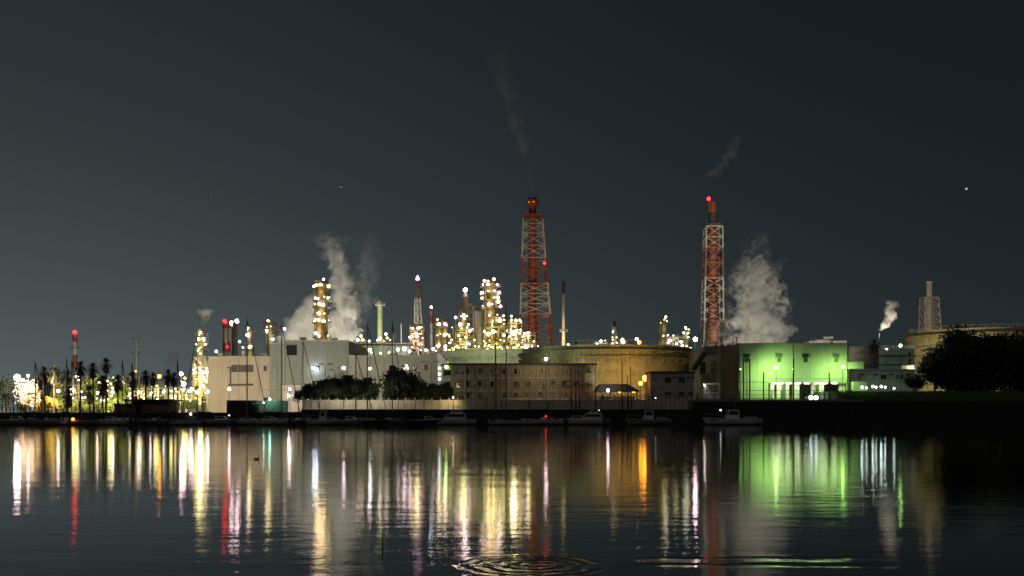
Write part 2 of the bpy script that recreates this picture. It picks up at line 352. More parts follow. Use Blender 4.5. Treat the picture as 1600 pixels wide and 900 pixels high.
SL = [  # px, py, Y, base, kind, radius px, L, style, label
 (27, 590, 226, 2.4, 'pink', 7.0, 150, 'top', 'very bright white floodlight on a pole at the far left of the quay'),
 (44, 587, 228, 2.4, 'pink', 2.6, 90, 'top', 'small white lamp on a thin pole just right of the brightest floodlight'),
 (91, 611, 240, 2.4, 'pink', 2.9, 110, 'top', 'pinkish lamp beneath the palms right of the yellow bushes'),
 (127, 612, 240, 2.4, 'cool', 1.5, 60, 'top', 'tiny cool white lamp between the palm trunks below the striped chimney'),
 (153, 614, 240, 2.4, 'pink', 2.9, 110, 'top', 'pinkish lamp below the palms, first of a close pair'),
 (168, 602, 244, 2.4, 'cool', 1.6, 50, 'armr', 'thin pale green lamp post with short arm beneath the tallest palm'),
 (176, 613, 240, 2.4, 'pink', 2.9, 110, 'top', 'pinkish lamp right of the thin pale green lamp post'),
 (217, 613, 240, 2.4, 'pink', 2.9, 110, 'top', 'pinkish lamp above the left end of the flat roofed shed'),
 (235, 616, 244, 2.4, 'pink', 2.0, 90, 'top', 'small pinkish lamp above the middle of the flat roofed shed'),
 (249, 588, 242, 2.4, 'orange', 4.0, 60, 'top', 'tall orange sodium lamp among the palms above the shed'),
 (283, 584, 240, 2.4, 'pink', 4.0, 90, 'top', 'tall white lamp beside the dark mast, topmost of its cluster'),
 (289, 591, 246, 2.4, 'orange', 2.4, 60, 'top', 'small orange white lamp just under the topmost white lamp'),
 (287, 600, 238, 2.4, 'pink', 4.6, 110, 'top', 'biggest white lamp of the cluster left of the lit plant tower'),
 (286, 610, 238.6, 2.4, 'pink', 1.8, 70, 'armr', 'small lamp on a leaning arm right under the biggest white lamp'),
 (296, 611, 243, 2.4, 'pink', 2.6, 90, 'top', 'left one of two low pink lamps beside the lit plant tower'),
 (300, 608, 245, 2.4, 'pink', 3.0, 90, 'top', 'right one of two low pink lamps beside the lit plant tower'),
 (309, 614, 243, 2.4, 'pink', 2.2, 80, 'top', 'small pink lamp at the foot of the lit plant tower'),
 (325, 612, 246, 2.4, 'pink', 2.8, 90, 'top', 'pink lamp just left of the big warehouse corner'),
 (358, 608, 240, 2.4, 'pink', 3.2, 120, 'top', 'pinkish lamp on a post in front of the warehouse above the dark container'),
 (453, 608, 240, 2.4, 'pink', 2.7, 110, 'top', 'pinkish lamp in front of the warehouse door left of the black trees'),
 (537, 575, 217.5, 2.4, 'pink', 3.4, 90, 'top', 'tall pink lamp rising out of the black trees before the grey wall'),
 (578, 547, 236, 2.4, 'pink', 3.6, 90, 'top', 'highest pink lamp at the mast with the leaning stay'),
 (578, 576, 217.5, 2.4, 'cool', 2.8, 80, 'top', 'cool white lamp straight below the highest pink lamp'),
 (708, 621, 219, 3.0, 'white', 1.4, 70, 'top', 'tiny white lamp at the left foot of the apartment block'),
 (853, 561, 240, 2.4, 'pink', 3.6, 80, 'top', 'pink lamp standing above the roof edge of the apartment block'),
 (950, 610, 228, 3.0, 'pink', 3.2, 100, 'top', 'pinkish white lamp at the left end of the open shelter'),
 (1008, 591, 246, 3.0, 'orange', 6.4, 90, 'top', 'big orange sodium lamp before the oil tank'),
 (1001, 599, 240, 3.0, 'orange', 4.2, 70, 'top', 'smaller orange lamp just left below the big orange one'),
 (1024, 622, 230, 3.0, 'cool', 1.2, 50, 'top', 'tiny white lamp at the wall of the two storey house'),
 (1213, 574, 233, 5.2, 'green', 4.2, 70, 'top', 'bright green white lamp before the middle of the green hall'),
 (1317, 573, 233, 5.2, 'green', 3.6, 70, 'top', 'bright green white lamp at the right corner of the green hall'),
 (1239, 577, 232, 5.2, 'green', 1.2, 40, 'top', 'small lamp on the thick dark pole before the green hall'),
 (1157, 577, 226, 5.2, 'green', 1.0, 60, 'top', 'tiny lamp on the pole at the left corner of the green hall'),
 (1407, 540, 236, 7.2, 'green', 3.2, 60, 'top', 'tall green white lamp on a dark pole above the grass bank'),
]
for a in SL: street_lamp(a[0], a[1], a[2], a[3], a[4], a[5], min(28, a[6] * .3) * (2.4 if a[0] == 27 else (1.5 if a[0] < 330 else 1)), a[8], style=a[7], group=LG)
# unlit double-armed posts by the black trees
def dead_lamp(px, ytop, Y, arms, label):
    x = X(px, Y); zt = Z(ytop, Y); t = thing('street_lamp', label, 'lamp', x, Y, 2.4, 'unlit lamp posts')
    MB().tube((x, Y, 2.4), (x, Y, zt - .6), .10, .06).build('pole', M_POLE, t, True)
    for dx in arms:
        e = x + S(dx, Y)
        MB().path([(x, Y, zt - .6), (x + (e - x) * .3, Y, zt - .1), (x + (e - x) * .6, Y, zt), (e, Y, zt - .02)], .05).build('arm', M_POLE, t)
        MB().box(e - .45, e + .45, Y - .2, Y + .2, zt - .16, zt + .02).build('lamp_head', M_POLE, t)
dead_lamp(508, 568, 232, (9, -6), 'unlit double lamp post at the left edge of the black trees')
dead_lamp(523, 577, 233, (-6,), 'unlit lamp post with one arm reaching left in front of the grey wall')
dead_lamp(674, 565, 232, (9, -14), 'unlit lamp post with curved twin arms before the right warehouse wing')
dead_lamp(1167, 553, 224, (3, -4), 'unlit post with a dark square head at the left of the green hall')
# row of low lights on the bank
for i, (px, py, rp) in enumerate(((1347, 605, 2.0), (1354, 606, 1.6), (1364, 604, 2.2), (1369, 605, 1.6), (1377, 604, 2.4), (1383, 605, 1.8), (1397, 607, 1.7))):
    street_lamp(px, py, 236, 7.2, 'cool', rp, 30, 'low white light, %s of the row above the grass bank' % ('leftmost', 'second from the left', 'third from the left', 'middle one, fourth from the left', 'third from the right', 'second from the right', 'rightmost')[i], 'bollard_lamp', group='row of low lights above the grass bank', pole_w=.1)

# ------------------------------------------------------------------ plant builders
def point_light(t, p, kind, wt, rad=1.0):  # unseen fill point without a fixture, added to brighten the plant steel
    ld = bpy.data.lights.new('plant_fill', 'POINT'); ld.energy = wt; ld.color = KIND[kind]; ld.shadow_soft_size = rad
    o = bpy.data.objects.new('plant_fill', ld); COL.objects.link(o); o.parent = t; o.location = Vector(p) - ORG[t]
def ring_platform(t, c, z, r, mat=M_STEEL):
    p = MB().lathe(c, [(r * .6, z - .12), (r, z - .12), (r, z), (r * .6, z + .001)], 20).build('platform', mat, t)
    m = MB(); n = 12
    for i in range(n):
        a = 2 * math.pi * i / n; x, y = c[0] + r * .97 * math.cos(a), c[1] + r * .97 * math.sin(a)
        b = 2 * math.pi * (i + 1) / n; x2, y2 = c[0] + r * .97 * math.cos(b), c[1] + r * .97 * math.sin(b)
        m.tube((x, y, z), (x, y, z + 1.1), .05, .05, 4); m.tube((x, y, z + 1.1), (x2, y2, z + 1.1), .05, .05, 4); m.tube((x, y, z + .55), (x2, y2, z + .55), .04, .04, 4)
    m.build('railing', mat, p)
def column(label, px, ytop, ybot, wpx, Y, mat=M_SILO, plats=(), lamps=(), dome=True, L=45, name='process_column', cat='process column', pipe=1, group=None, plat_w=1.2):
    x = X(px, Y); z0 = max(2.4, Z(ybot, Y)) if ybot < 636 else 2.4; z0 = 2.4; z1 = Z(ytop, Y); r = S(wpx / 2, Y)
    t = thing(name, label, cat, x, Y, z0, group)
    prof = [(r * 1.1, z0), (r, z0 + 1)]
    H_ = z1 - z0 - (r * .6 if dome else 0)
    for k in range(1, 7):
        zz = z0 + H_ * k / 6; prof += [(r, zz - .35), (r * 1.04, zz - .3), (r * 1.04, zz - .05), (r, zz)]
    if dome: prof += [(r * .85, z1 - r * .28), (r * .5, z1 - r * .07), (r * .12, z1)]
    MB().lathe((x, Y), prof, 24).build('shell', mat, t, True)
    for py in plats: ring_platform(t, (x, Y), Z(py, Y), r + plat_w)
    # caged ladder and riser pipe on the harbour side
    m = MB(); lx = x + r * .55; ly = Y - r * .95
    for s in (-.25, .25): m.box(lx + s - .04, lx + s + .04, ly - .2, ly - .12, z0, z1 - r * .4)
    zz = z0 + .5
    while zz < z1 - r: m.box(lx - .21, lx + .21, ly - .19, ly - .13, zz, zz + .06); zz += .9
    m.build('ladder', M_STEEL, t)
    for k in range(pipe):
        a = x - r * (1.18 + .35 * k); MB().path([(x - r * .2, Y - .2, z1 - r * .2 - k), (x - r * .2, Y - .2, z1 + .5 - k), (a, Y - .5, z1 + .5 - k), (a, Y - .5, z0)], .22 + .05 * k, 8).build('pipe', mat, t, True)
    lamps = list(lamps); rq = random.Random(int(px * 7))
    for py in plats: point_light(t, (x + rq.uniform(-.6, .6) * r, Y - r - 1.6, Z(py, Y) - 2.2), 'amber' if wpx > 15 else 'yellow', 12 * r * r + 110)  # unseen fill beside each platform, added to light the shell
    for py in plats:
        for q_ in range(2): lamps.append((px + rq.uniform(-.7, .7) * wpx, py - rq.uniform(2, 5), rq.choice(('warm', 'yellow', 'white')), rq.uniform(.8, 1.4), 16))
    for l in lamps:
        lx_, ly_, kd, rp = l[:4]; dx = X(lx_, Y) - x; c = PT(lx_, ly_, Y - r - 1.0 if abs(dx) < r * .9 else Y - .6)
        yy = Y - r - 1.0 if abs(dx) < r * .9 else Y - .6
        c2 = Vector((X(lx_, Y), yy, Z(ly_, Y)))
        rr = S(rp, Y) * BR; ball('lamp', c2, rr, em(kd, min(14, l[4] if len(l) > 4 else L)), t)
        av = Vector((x, Y, c2.z - .6)); dirv = (Vector((c2.x, c2.y, c2.z - .6)) - av); 
        beam('lamp_bracket', c2 + Vector((0, 0, -rr)), av + dirv.normalized() * min(r * .9, dirv.length * .5), .14, M_STEEL, t)
    return t
def stack(label, px, ytop, wt, wb, Y, mat, lamps=(), cap=True, name='chimney', cat='chimney', plats=(), zb=2.4, group=None):
    x = X(px, Y); z1 = Z(ytop, Y); rt, rb = S(wt / 2, Y), S(wb / 2, Y)
    t = thing(name, label, cat, x, Y, zb, group)
    MB().lathe((x, Y), [(rb, zb), (rb * .6 + rt * .4, zb + (z1 - zb) * .35), (rt * 1.02, zb + (z1 - zb) * .7), (rt, z1)], 24).build('shaft', mat, t, True)
    if cap: MB().lathe((x, Y), [(rt * 1.02, z1 - 1.6), (rt * 1.25, z1 - 1.5), (rt * 1.25, z1 - .8), (rt * 1.02, z1 - .7)], 24).build('collar', mat, t, True)
    for py in plats: ring_platform(t, (x, Y), Z(py, Y), rt + 1.3)
    m = MB(); 
    for s in (-.25, .25): m.box(x + s - .04 + rt * .2, x + s + .04 + rt * .2, Y - rb - .25, Y - rb - .17, zb, zb + (z1 - zb) * .3)
    m.build('ladder', M_STEEL, t)
    for (lx, ly, kd, rp, L) in lamps:
        c = PT(lx, ly, Y - rt - .8) if abs(lx - px) < 3 else PT(lx, ly, Y - .5)
        ball('lamp', c, S(rp, Y), em(kd, L), t); beam('lamp_bracket', c + Vector((0, 0, -S(rp, Y))), (x, Y - rt * .6, c.z - S(rp, Y) - .3), .14, M_STEEL, t)
    return t
def lattice(t, cx0, cx1, ytop, ybot, hw0, hw1, Y, levels, mat, wleg=.45, wbr=.22, dbl=True, zb=None):
    """four legs, horizontals and cross braces between image rows ybot..ytop; half widths in pixels"""
    def ctr(py): f = (py - ytop) / (ybot - ytop); return X(cx0 + (cx1 - cx0) * f, Y), S(hw0 + (hw1 - hw0) * f, Y)
    def P(py, sx, sy): c, h = ctr(py); return Vector((c + sx * h, Y + sy * h, Z(py, Y)))
    cs = [(-1, -1), (1, -1), (1, 1), (-1, 1)]
    for sx, sy in cs:
        p0 = P(ytop, sx, sy); p1 = P(ybot, sx, sy)
        if zb is not None:
            f = (p0.z - zb) / (p0.z - p1.z); p1 = p0 + (p1 - p0) * f
        beam('leg', p1, p0, wleg, mat, t)
    for k, py in enumerate(levels):
        for i in range(4):
            a, b = cs[i], cs[(i + 1) % 4]
            beam('girt', P(py, *a), P(py, *b), wbr * 1.15, mat, t)
            if k + 1 < len(levels):
                py2 = levels[k + 1]
                if dbl == 'diamond':
                    ma = (P(py, *a) + P(py, *b)) / 2; mb = (P(py2, *a) + P(py2, *b)) / 2; mm = (py + py2) / 2
                    l_, r_ = P(mm, *a), P(mm, *b)
                    for u, v in ((ma, l_), (ma, r_), (mb, l_), (mb, r_)): beam('brace', u, v, wbr, mat, t)
                else:
                    beam('brace', P(py, *a), P(py2, *b), wbr, mat, t)
                    if dbl: beam('brace', P(py, *b), P(py2, *a), wbr, mat, t)
def frame(label, px0, px1, ytop, Y, depth, nb, floors, mat=M_YEL, lamps=(), L=40, seed=1, drums=1.0, slant=0, name='pipe_structure', cat='steel structure', zb=2.4):
    """open steel plant structure: posts, beams, decks, braces, vessels and pipes"""
    rnd = random.Random(seed); x0, x1 = X(px0, Y), X(px1, Y); zt = Z(ytop, Y)
    t = thing(name, label, cat, (x0 + x1) / 2, Y + depth / 2, zb)
    xs = [x0 + (x1 - x0) * i / nb for i in range(nb + 1)]
    fz = [Z(f, Y) for f in floors]; lv = sorted([zb] + fz)
    for yy in (Y, Y + depth):
        for i, x in enumerate(xs):
            top = zt if i % 2 == 0 or slant == 0 else zt - slant
            beam('post', (x, yy, zb), (x, yy, top), .42, mat, t)
        for z in fz: beam('beam', (x0 - .3, yy - .02, z), (x1 + .3, yy - .02, z), .4, mat, t)
        for a, b in zip(lv, lv[1:]):
            i = rnd.randrange(nb)
            if rnd.random() < .8:
                s = rnd.random() < .5
                beam('brace', (xs[i + (0 if s else 1)], yy, a), (xs[i + (1 if s else 0)], yy, b), .22, mat, t)
    for z in fz:
        boxp('deck', x0 - .5, x1 + .5, Y + .25, Y + depth - .25, z - .08, z + .1, M_STEEL, t)
        m = MB()
        for i in range(nb * 2 + 1): xx = x0 - .4 + (x1 - x0 + .8) * i / (nb * 2); m.box(xx - .05, xx + .05, Y - .4, Y - .32, z + .1, z + 1.2)
        m.box(x0 - .5, x1 + .5, Y - .42, Y - .34, z + 1.15, z + 1.25); m.box(x0 - .5, x1 + .5, Y - .41, Y - .35, z + .6, z + .68)
        m.build('railing', mat, t)
    for a, b in zip(lv, lv[1:]):
        hgt = b - a
        for i in range(nb):
            if rnd.random() < .75 * drums:
                xm = (xs[i] + xs[i + 1]) / 2; wx = (xs[i + 1] - xs[i]) * .36; k = rnd.random(); yy = Y + depth * rnd.uniform(.35, .65)
                if k < .45:
                    r = min(hgt * .3, depth * .25); MB().tube((xm - wx, yy, a + hgt * .45), (xm + wx, yy, a + hgt * .45), r, r, 16).build('drum', mat if k < .2 else M_SILO, t, True)
                elif k < .8:
                    r = min(wx * .7, depth * .25); MB().lathe((xm, yy), [(r * .5, a + .1), (r, a + .6), (r, a + hgt * .75), (r * .5, a + hgt * .86)], 16).build('vessel', M_SILO if k < .6 else mat, t, True)
                else: MB().box(xm - wx, xm + wx, yy - 1, yy + 1, a + .3, a + hgt * .55).build('equipment_box', mat, t)
        for k in range(2 if drums > 0 else 0):
            z = a + hgt * rnd.uniform(.55, .92); r = rnd.uniform(.12, .3); yy = Y + rnd.uniform(.3, 1.2)
            xa_, xb_ = x0 + (x1 - x0) * rnd.uniform(0, .4), x0 + (x1 - x0) * rnd.uniform(.6, 1)
            MB().path([(xa_, yy, a), (xa_, yy, z), (xb_, yy, z), (xb_, yy, b)], r, 8).build('pipe', M_SILO, t, True)
    for k_, f_ in enumerate(floors):           # unseen fill points added to stand for the deck lamps' light
        for xx_ in ((x0 + x1) / 2,) if nb < 4 else (x0 + (x1 - x0) * .25, x0 + (x1 - x0) * .75):
            point_light(t, (xx_, Y - 1.2, Z(f_, Y) - 1.2), 'yellow', 420 * max(.4, drums))
    lamps = list(lamps)
    if drums > 0:                              # small work lights along the decks
        for f_ in floors:
            for i in range(nb + 1):
                if rnd.random() < .8: lamps.append((px0 + (px1 - px0) * (i + rnd.uniform(-.3, .3)) / nb, f_ + rnd.uniform(-5, -2), rnd.choice(('warm', 'yellow', 'yellow', 'white')), rnd.uniform(.8, 1.6), 18))
    for l in lamps:
        c = PT(l[0], l[1], Y - .9); rr = S(l[3], Y) * BR
        ball('lamp', c, rr, em(l[2], min(14, l[4] if len(l) > 4 else L)), t)
        if c.z < zt + 1: 
            xn = min(xs, key=lambda v: abs(v - c.x)); beam('lamp_bracket', c + Vector((0, .2, rr * .5)), (xn, Y, c.z + rr), .12, M_STEEL, t)
        else: beam('lamp_bracket', (c.x, Y, zt - .5), c + Vector((0, .5, -rr)), .14, M_STEEL, t)
    return t

RED, WHT = (.36, .075, .032), (.58, .54, .47)
EXEC_PLANT = True
# --- left: chimneys behind the palms
Y = 500
M_STRIPE = bands('striped_chimney_paint', [(.5, .45, .4), RED, WHT, RED], [Z(577, Y), Z(556, Y), Z(536, Y)])
stack('red and white banded chimney with a red beacon behind the palms', 117, 524, 6.5, 9.5, Y, M_STRIPE, [(117, 519, 'red', 2.8, 14)], plats=(545,))
stack('pale slender chimney standing alone right of the tall palms', 213, 526, 5, 9, 480, M_SILO, [], plats=(530, 553))
# lit plant tower in front of the warehouse's left corner
column('slim yellow lit plant column with steam at its top left of the warehouse', 315, 517, 640, 7.5, 300, M_YEL, (527, 537, 548), 
       [(316, 520, 'warm', 2.4), (313, 530, 'warm', 2.6), (319, 530, 'warm', 2.8), (308, 538, 'warm', 2.2), (322, 538, 'warm', 2.2), (312, 548, 'warm', 2.4), (316, 553, 'warm', 1.8)], L=26, pipe=2)
f = frame('yellow lit steel structure round the foot of the slim plant column', 303, 324, 562, 296, 9, 2, (574, 588, 602, 618), M_YEL,
      [(315, 582, 'pink', 4.6, 60), (303, 578, 'warm', 2.4), (316, 603, 'yellow', 3.2), (310, 592, 'warm', 1.8), (320, 594, 'warm', 2.0), (306, 622, 'orange', 1.6)] + [(random.uniform(304, 330), random.uniform(565, 632), random.choice(('warm', 'yellow', 'white')), random.uniform(.9, 1.9)) for _ in range(26)], 22, 4)
m = MB(); m.prism([(X(303, 295), Z(558, 295)), (X(322, 295), Z(556, 295)), (X(341, 295), Z(630, 295)), (X(333, 295), Z(630, 295)), (X(320, 295), Z(574, 295)), (X(305, 295), Z(562, 295))], 294.6, 295.4); m.build('sloping_cover', M_WHITE, f)
for (a, b, yy) in ((320, 327, 576), (322, 333, 600), (323, 337, 616)):
    m = MB(); m.prism([(X(a, 294), Z(yy, 294)), (X(b, 294), Z(yy - 2, 294)), (X(b + 2, 294), Z(yy + 5, 294)), (X(a + 1, 294), Z(yy + 6, 294))], 292.4, 294.4); m.build('cover_panel', M_WHITE, f)
frame('low lit pipe rack between the shed and the plant tower', 262, 300, 606, 290, 6, 4, (612, 624), M_SILO, [(268, 611, 'warm', 1.8), (277, 612, 'warm', 1.8), (274, 620, 'yellow', 2.0), (291, 622, 'orange', 1.8), (297, 626, 'warm', 1.8)], 18, 9)
frame('pale green lit steel structure below the orange lamp', 206, 258, 600, 330, 8, 5, (607, 618), M_SILO, [(212, 580, 'orange', 1.6), (238, 613, 'cool', 2.2), (256, 611, 'cool', 2.2), (225, 622, 'yellow', 2.2), (246, 624, 'yellow', 2.2)], 26, 12)
frame('lamp dotted pale pipe rack far behind the palm row', 92, 204, 588, 300, 7, 10, (602, 614, 626), M_SILO, [(random.uniform(92, 204), random.uniform(588, 630), random.choice(('warm', 'cool', 'yellow', 'white')), random.uniform(.9, 2.0)) for _ in range(34)], 18, 77, .6)
# --- behind the left warehouse roof
Y = 440
M_STRIPE2 = bands('striped_stack_paint', [WHT, RED, WHT, RED], [Z(551, Y), Z(536, Y), Z(516, Y)])
stack('red and white banded stack with a red beacon behind the left warehouse roof', 351, 503, 6, 6, Y, M_STRIPE2, [(351, 502, 'red', 2.6, 14), (355, 542, 'red', 1.6, 8)])
stack('dark grey stack with white lamps beside the banded stack', 367, 502, 8.5, 8.5, Y + 6, M_POLE, [(362, 505, 'pink', 3.2, 30), (370, 502, 'pink', 3.0, 30)])
M_STRIPE3 = bands('striped_stack_paint_b', [WHT, RED, WHT, RED], [Z(551, Y + 2), Z(536, Y + 2), Z(516, Y + 2)])
stack('thin red and white stack between the banded and the dark stack', 358, 505, 4, 4, Y + 2, M_STRIPE3)
column('slim yellow column with lamps right of the striped stacks', 391, 514, 600, 7, 440, M_YEL, (518, 545), [(389, 524, 'pink', 4.4, 40), (390, 513, 'warm', 2.2), (392, 543, 'yellow', 3.2), (380, 543, 'warm', 1.7), (375, 534, 'pink', 2.4)], L=26)
stack('thin lamp mast rising over the left warehouse roof', 338, 552, 1.0, 1.4, 430, M_POLE, [(338, 549, 'blue', 2.2, 6)], cap=False, name='lamp_mast', cat='mast')
t = column('rounded frame topped column behind the warehouse with white base', 424, 504, 560, 12, 430, M_SILO, (507, 515, 523), [(421, 502, 'warm', 2.0), (417, 517, 'pink', 2.6), (429, 531, 'pink', 2.6), (445, 514, 'pink', 2.6)], L=34, plat_w=2.2)
t = thing('penthouse', 'white lit rooftop machine house left of the black wall opening', 'building', X(431, 300), 300, 3)
boxp('wall', X(421, 298), X(443, 298), 298, 304, 3, Z(536, 298), M_WHITE, t)
for i in range(2): window(t, 423 + 8.5 * i, 430.5 + 8.5 * i, 538, 549, 298, pane=em('cool', .55), bars=2)
window(t, 423, 438, 551, 556, 298, pane=em('cool', .8), bars=4)
# --- tall lamp column with the big steam
lm = [(491, 448, 3.0), (497, 447, 2.6), (503, 446, 2.6), (508, 438, 2.4), (514, 447, 3.2), (494, 466, 3.2), (499, 468, 2.2), (512, 466, 2.6), (501, 476, 3.0), (507, 478, 3.4), (501, 491, 3.2), (494, 500, 2.6), (500, 501, 2.8), (508, 503, 3.6), (496, 522, 3.2), (500, 526, 3.0)]
column('tall orange lit column ringed with lamps in front of the big steam cloud', 503, 441, 560, 19, 470, M_YEL, (450, 470, 481, 494, 505, 527), [(a, b, 'warm' if i % 3 else 'pink', c) for i, (a, b, c) in enumerate(lm)], L=30, plat_w=1.7)
stack('small white vent pipe on the skyline right of the lamp column', 523, 524, 1.8, 1.8, 420, M_WHITE, cap=False, name='vent_pipe', cat='pipe')
# --- middle skyline
frame('lamp topped pipe rack behind the grey hall', 557, 570, 532, 440, 6, 2, (541, 552), M_SILO, [(559, 531, 'pink', 3.0), (564, 525, 'warm', 2.4), (567, 531, 'warm', 2.4), (577, 533, 'warm', 2.2)], 30, 31, .6)
stack('dark green slender chimney with a square head', 594, 470, 8, 9.5, 520, pm('dark_green_steel', (.16, .19, .09), .6, streak=.3), plats=(477,))
frame('lamp lit platform at the foot of the dark green chimney', 590, 608, 530, 470, 8, 2, (536, 548), M_YEL, [(594, 529, 'pink', 3.4), (603, 522, 'pink', 2.8), (605, 528, 'yellow', 2.0)], 34, 33, .6)
stack('very thin pole on the skyline left of the flare stack', 627, 505, 1.0, 1.0, 500, M_STEEL, cap=False, name='mast', cat='mast')
stack('grey short pipe stack beside a leaning mast', 616, 520, 4, 4, 480, M_SILO, name='vent_pipe', cat='pipe')
# long lit process hall behind the grey building
t = thing('process_hall', 'long pale floodlit hall with vertical wall panels behind the grey building', 'building', X(590, 340), 340, 3)
xx0, xx1 = X(547, 340), X(640, 340); nw = 20
for i in range(nw):
    a = xx0 + (xx1 - xx0) * i / nw; b = xx0 + (xx1 - xx0) * (i + 1) / nw
    boxp('wall_panel', a + .05, b - .05, 340 + .12 * (i % 2), 350, 2.4, Z(540 - (1 if i % 5 == 0 else 0), 340), pm('pale_green_panel', (.5, .52, .42), .6, streak=.4), t)
boxp('roof', xx0 - .4, xx1 + .4, 339.5, 351, Z(539, 340) + .25, Z(538, 340) + .45, M_STEEL, t)
for px, py, kd, rp in ((565, 548, 'yellow', 1.8), (595, 552, 'yellow', 2.2), (622, 546, 'pink', 3.6), (632, 545, 'pink', 4.6), (640, 549, 'pink', 3.0), (608, 551, 'yellow', 1.8), (580, 551, 'yellow', 1.8), (550, 552, 'cool', 1.6)):
    lamp_on(t, px, py, 335, kd, rp, 30, Vector((X(px, 335), 340, Z(py, 335) - .2)))
# flare stack
Y = 540
M_FL = bands('flare_tower_paint', [(.22, .06, .035), (.5, .47, .42), (.12, .10, .09)], [Z(506, Y), Z(468, Y)])
t = thing('flare_stack', 'lattice flare stack with a pink flame at its tip', 'flare stack', X(653, Y), Y, 2.4)
lattice(t, 652.5, 654.5, 446, 545, 3.6, 7.2, Y, [446, 457, 468, 480, 492, 505, 518, 532, 545], M_FL, .4, .2, True, 2.4)
x = X(652.5, Y); MB().tube((X(653, Y), Y, 2.4), (x, Y, Z(440, Y)), .75, .55, 12).build('riser', M_FL, t, True)
MB().lathe((x, Y), [(.8, Z(442, Y)), (1.2, Z(441, Y)), (1.2, Z(438.5, Y)), (.7, Z(438.4, Y))], 12).build('burner', M_DARK, t)
m = MB(); zb_ = Z(438.5, Y); m.lathe((x, Y), [(.7, zb_), (1.15, zb_ + .7), (.85, zb_ + 1.6), (.45, zb_ + 2.4), (.05, zb_ + 3.0)], 10); m.build('flame', em('flame', 3.2), t, True)
frame('red lamp dotted structure at the foot of the flare stack', 641, 662, 507, 500, 8, 2, (516, 530, 543), pm('rust_red_steel', (.13, .05, .035), .6), [(645, 513, 'warm', 2.4), (655, 512, 'pink', 3.0), (650, 521, 'warm', 2.6), (641, 527, 'pink', 2.6), (645, 526, 'warm', 2.4), (651, 526, 'pink', 2.6), (643, 543, 'warm', 2.4), (643, 549, 'warm', 2.2)], 24, 37, .7)
Y = 520
M_RG = bands('grey_red_stack_paint', [(.40, .38, .33), RED], [Z(506, Y)])
stack('grey chimney with a red tip and small white light right of the flare', 674.5, 486, 4.5, 6.5, Y, M_RG, [(674, 480, 'blue', 1.8, 20)], cap=False)
column('first of the twin yellow lit columns left of the frame tower', 686, 505, 560, 8, 460, M_YEL, (511, 527, 545), [(687, 507, 'pink', 3.0), (686, 540, 'pink', 2.8), (684, 500, 'warm', 1.6)], L=26)
column('second of the twin yellow lit columns left of the frame tower', 696, 500, 560, 8, 470, M_YEL, (511, 527, 545), [(696, 507, 'pink', 2.8), (695, 524, 'pink', 2.8)], L=26)
frame('pipe rack with a row of lamps above the warehouse wing', 660, 708, 546, 420, 8, 5, (552, 562), M_SILO, [(665, 547, 'pink', 2.4), (677, 545, 'pink', 3.0), (696, 541, 'pink', 2.8), (696, 546, 'pink', 2.8), (697, 554, 'pink', 3.0), (705, 554, 'pink', 3.2), (668, 556, 'yellow', 2), (685, 556, 'yellow', 2)], 26, 41, .7)
# --- big frame tower with pale chimney
frame('yellow lit open steel tower with three floors left of the grey vessel', 708, 740, 514, 430, 12, 3, (516, 534, 549), M_YEL,
      [(712, 496, 'pink', 3.0), (719, 507, 'pink', 4.0), (732, 507, 'warm', 2.2), (734, 517, 'pink', 2.8), (730, 537, 'pink', 2.8), (717, 545, 'warm', 4.0), (729, 544, 'pink', 3.4), (733, 553, 'pink', 3.0), (716, 524, 'yellow', 2.0), (728, 527, 'yellow', 2.4), (714, 541, 'yellow', 2.0), (722, 555, 'orange', 1.8)], 30, 42)
t = stack('pale chimney with one white lamp on its tip inside a steel frame', 727.5, 459, 8, 10, 445, M_SILO, [(727, 453, 'pink', 3.0, 40)])
lattice(t, 728, 728, 476, 515, 9.5, 10.5, 445, [476, 488, 500, 515], M_YEL, .4, .22, True)
column('rounded yellow vessel under the pale chimney', 724, 490, 560, 12, 438, M_YEL, (498,), [(725, 493, 'pink', 3.0), (726, 498, 'pink', 2.4)], L=26)
# grey tall vessel
column('wide plain grey vessel standing between two lit towers', 750.5, 481, 560, 18, 436, pm('plain_grey_cladding', (.33, .32, .30), .7, streak=.2), (), (), pipe=1)
# wide orange column
lm = [(757, 439, 3.0), (763, 441, 2.0), (763, 446, 3.2), (772, 438, 3.2), (777, 446, 3.4), (753, 458, 3.8), (753, 466, 2.8), (780, 457, 3.0), (778, 465, 3.2), (779, 472, 3.0), (764, 477, 3.0), (782, 479, 3.2), (755, 486, 2.6), (755, 494, 3.0), (756, 503, 2.6), (781, 501, 4.6), (773, 456, 2.0), (765, 494, 1.8)]
column('widest orange lit column, its top ringed with many lamps', 767, 440, 560, 19, 440, M_YEL, (448, 460, 469, 481, 496, 507), [(a, b, 'pink' if i % 3 else 'warm', c) for i, (a, b, c) in enumerate(lm)], L=30, plat_w=2.0)
frame('open steel structure carrying the widest column, lit yellow inside', 757, 790, 509, 428, 14, 3, (511, 535, 548), M_YEL, [(763, 522, 'warm', 4.2), (771, 518, 'warm', 4.2), (757, 518, 'yellow', 2.2), (764, 540, 'yellow', 2.0), (776, 553, 'yellow', 2.6), (787, 524, 'yellow', 2.8), (762, 553, 'yellow', 2.4), (784, 545, 'yellow', 1.8)], 22, 52)
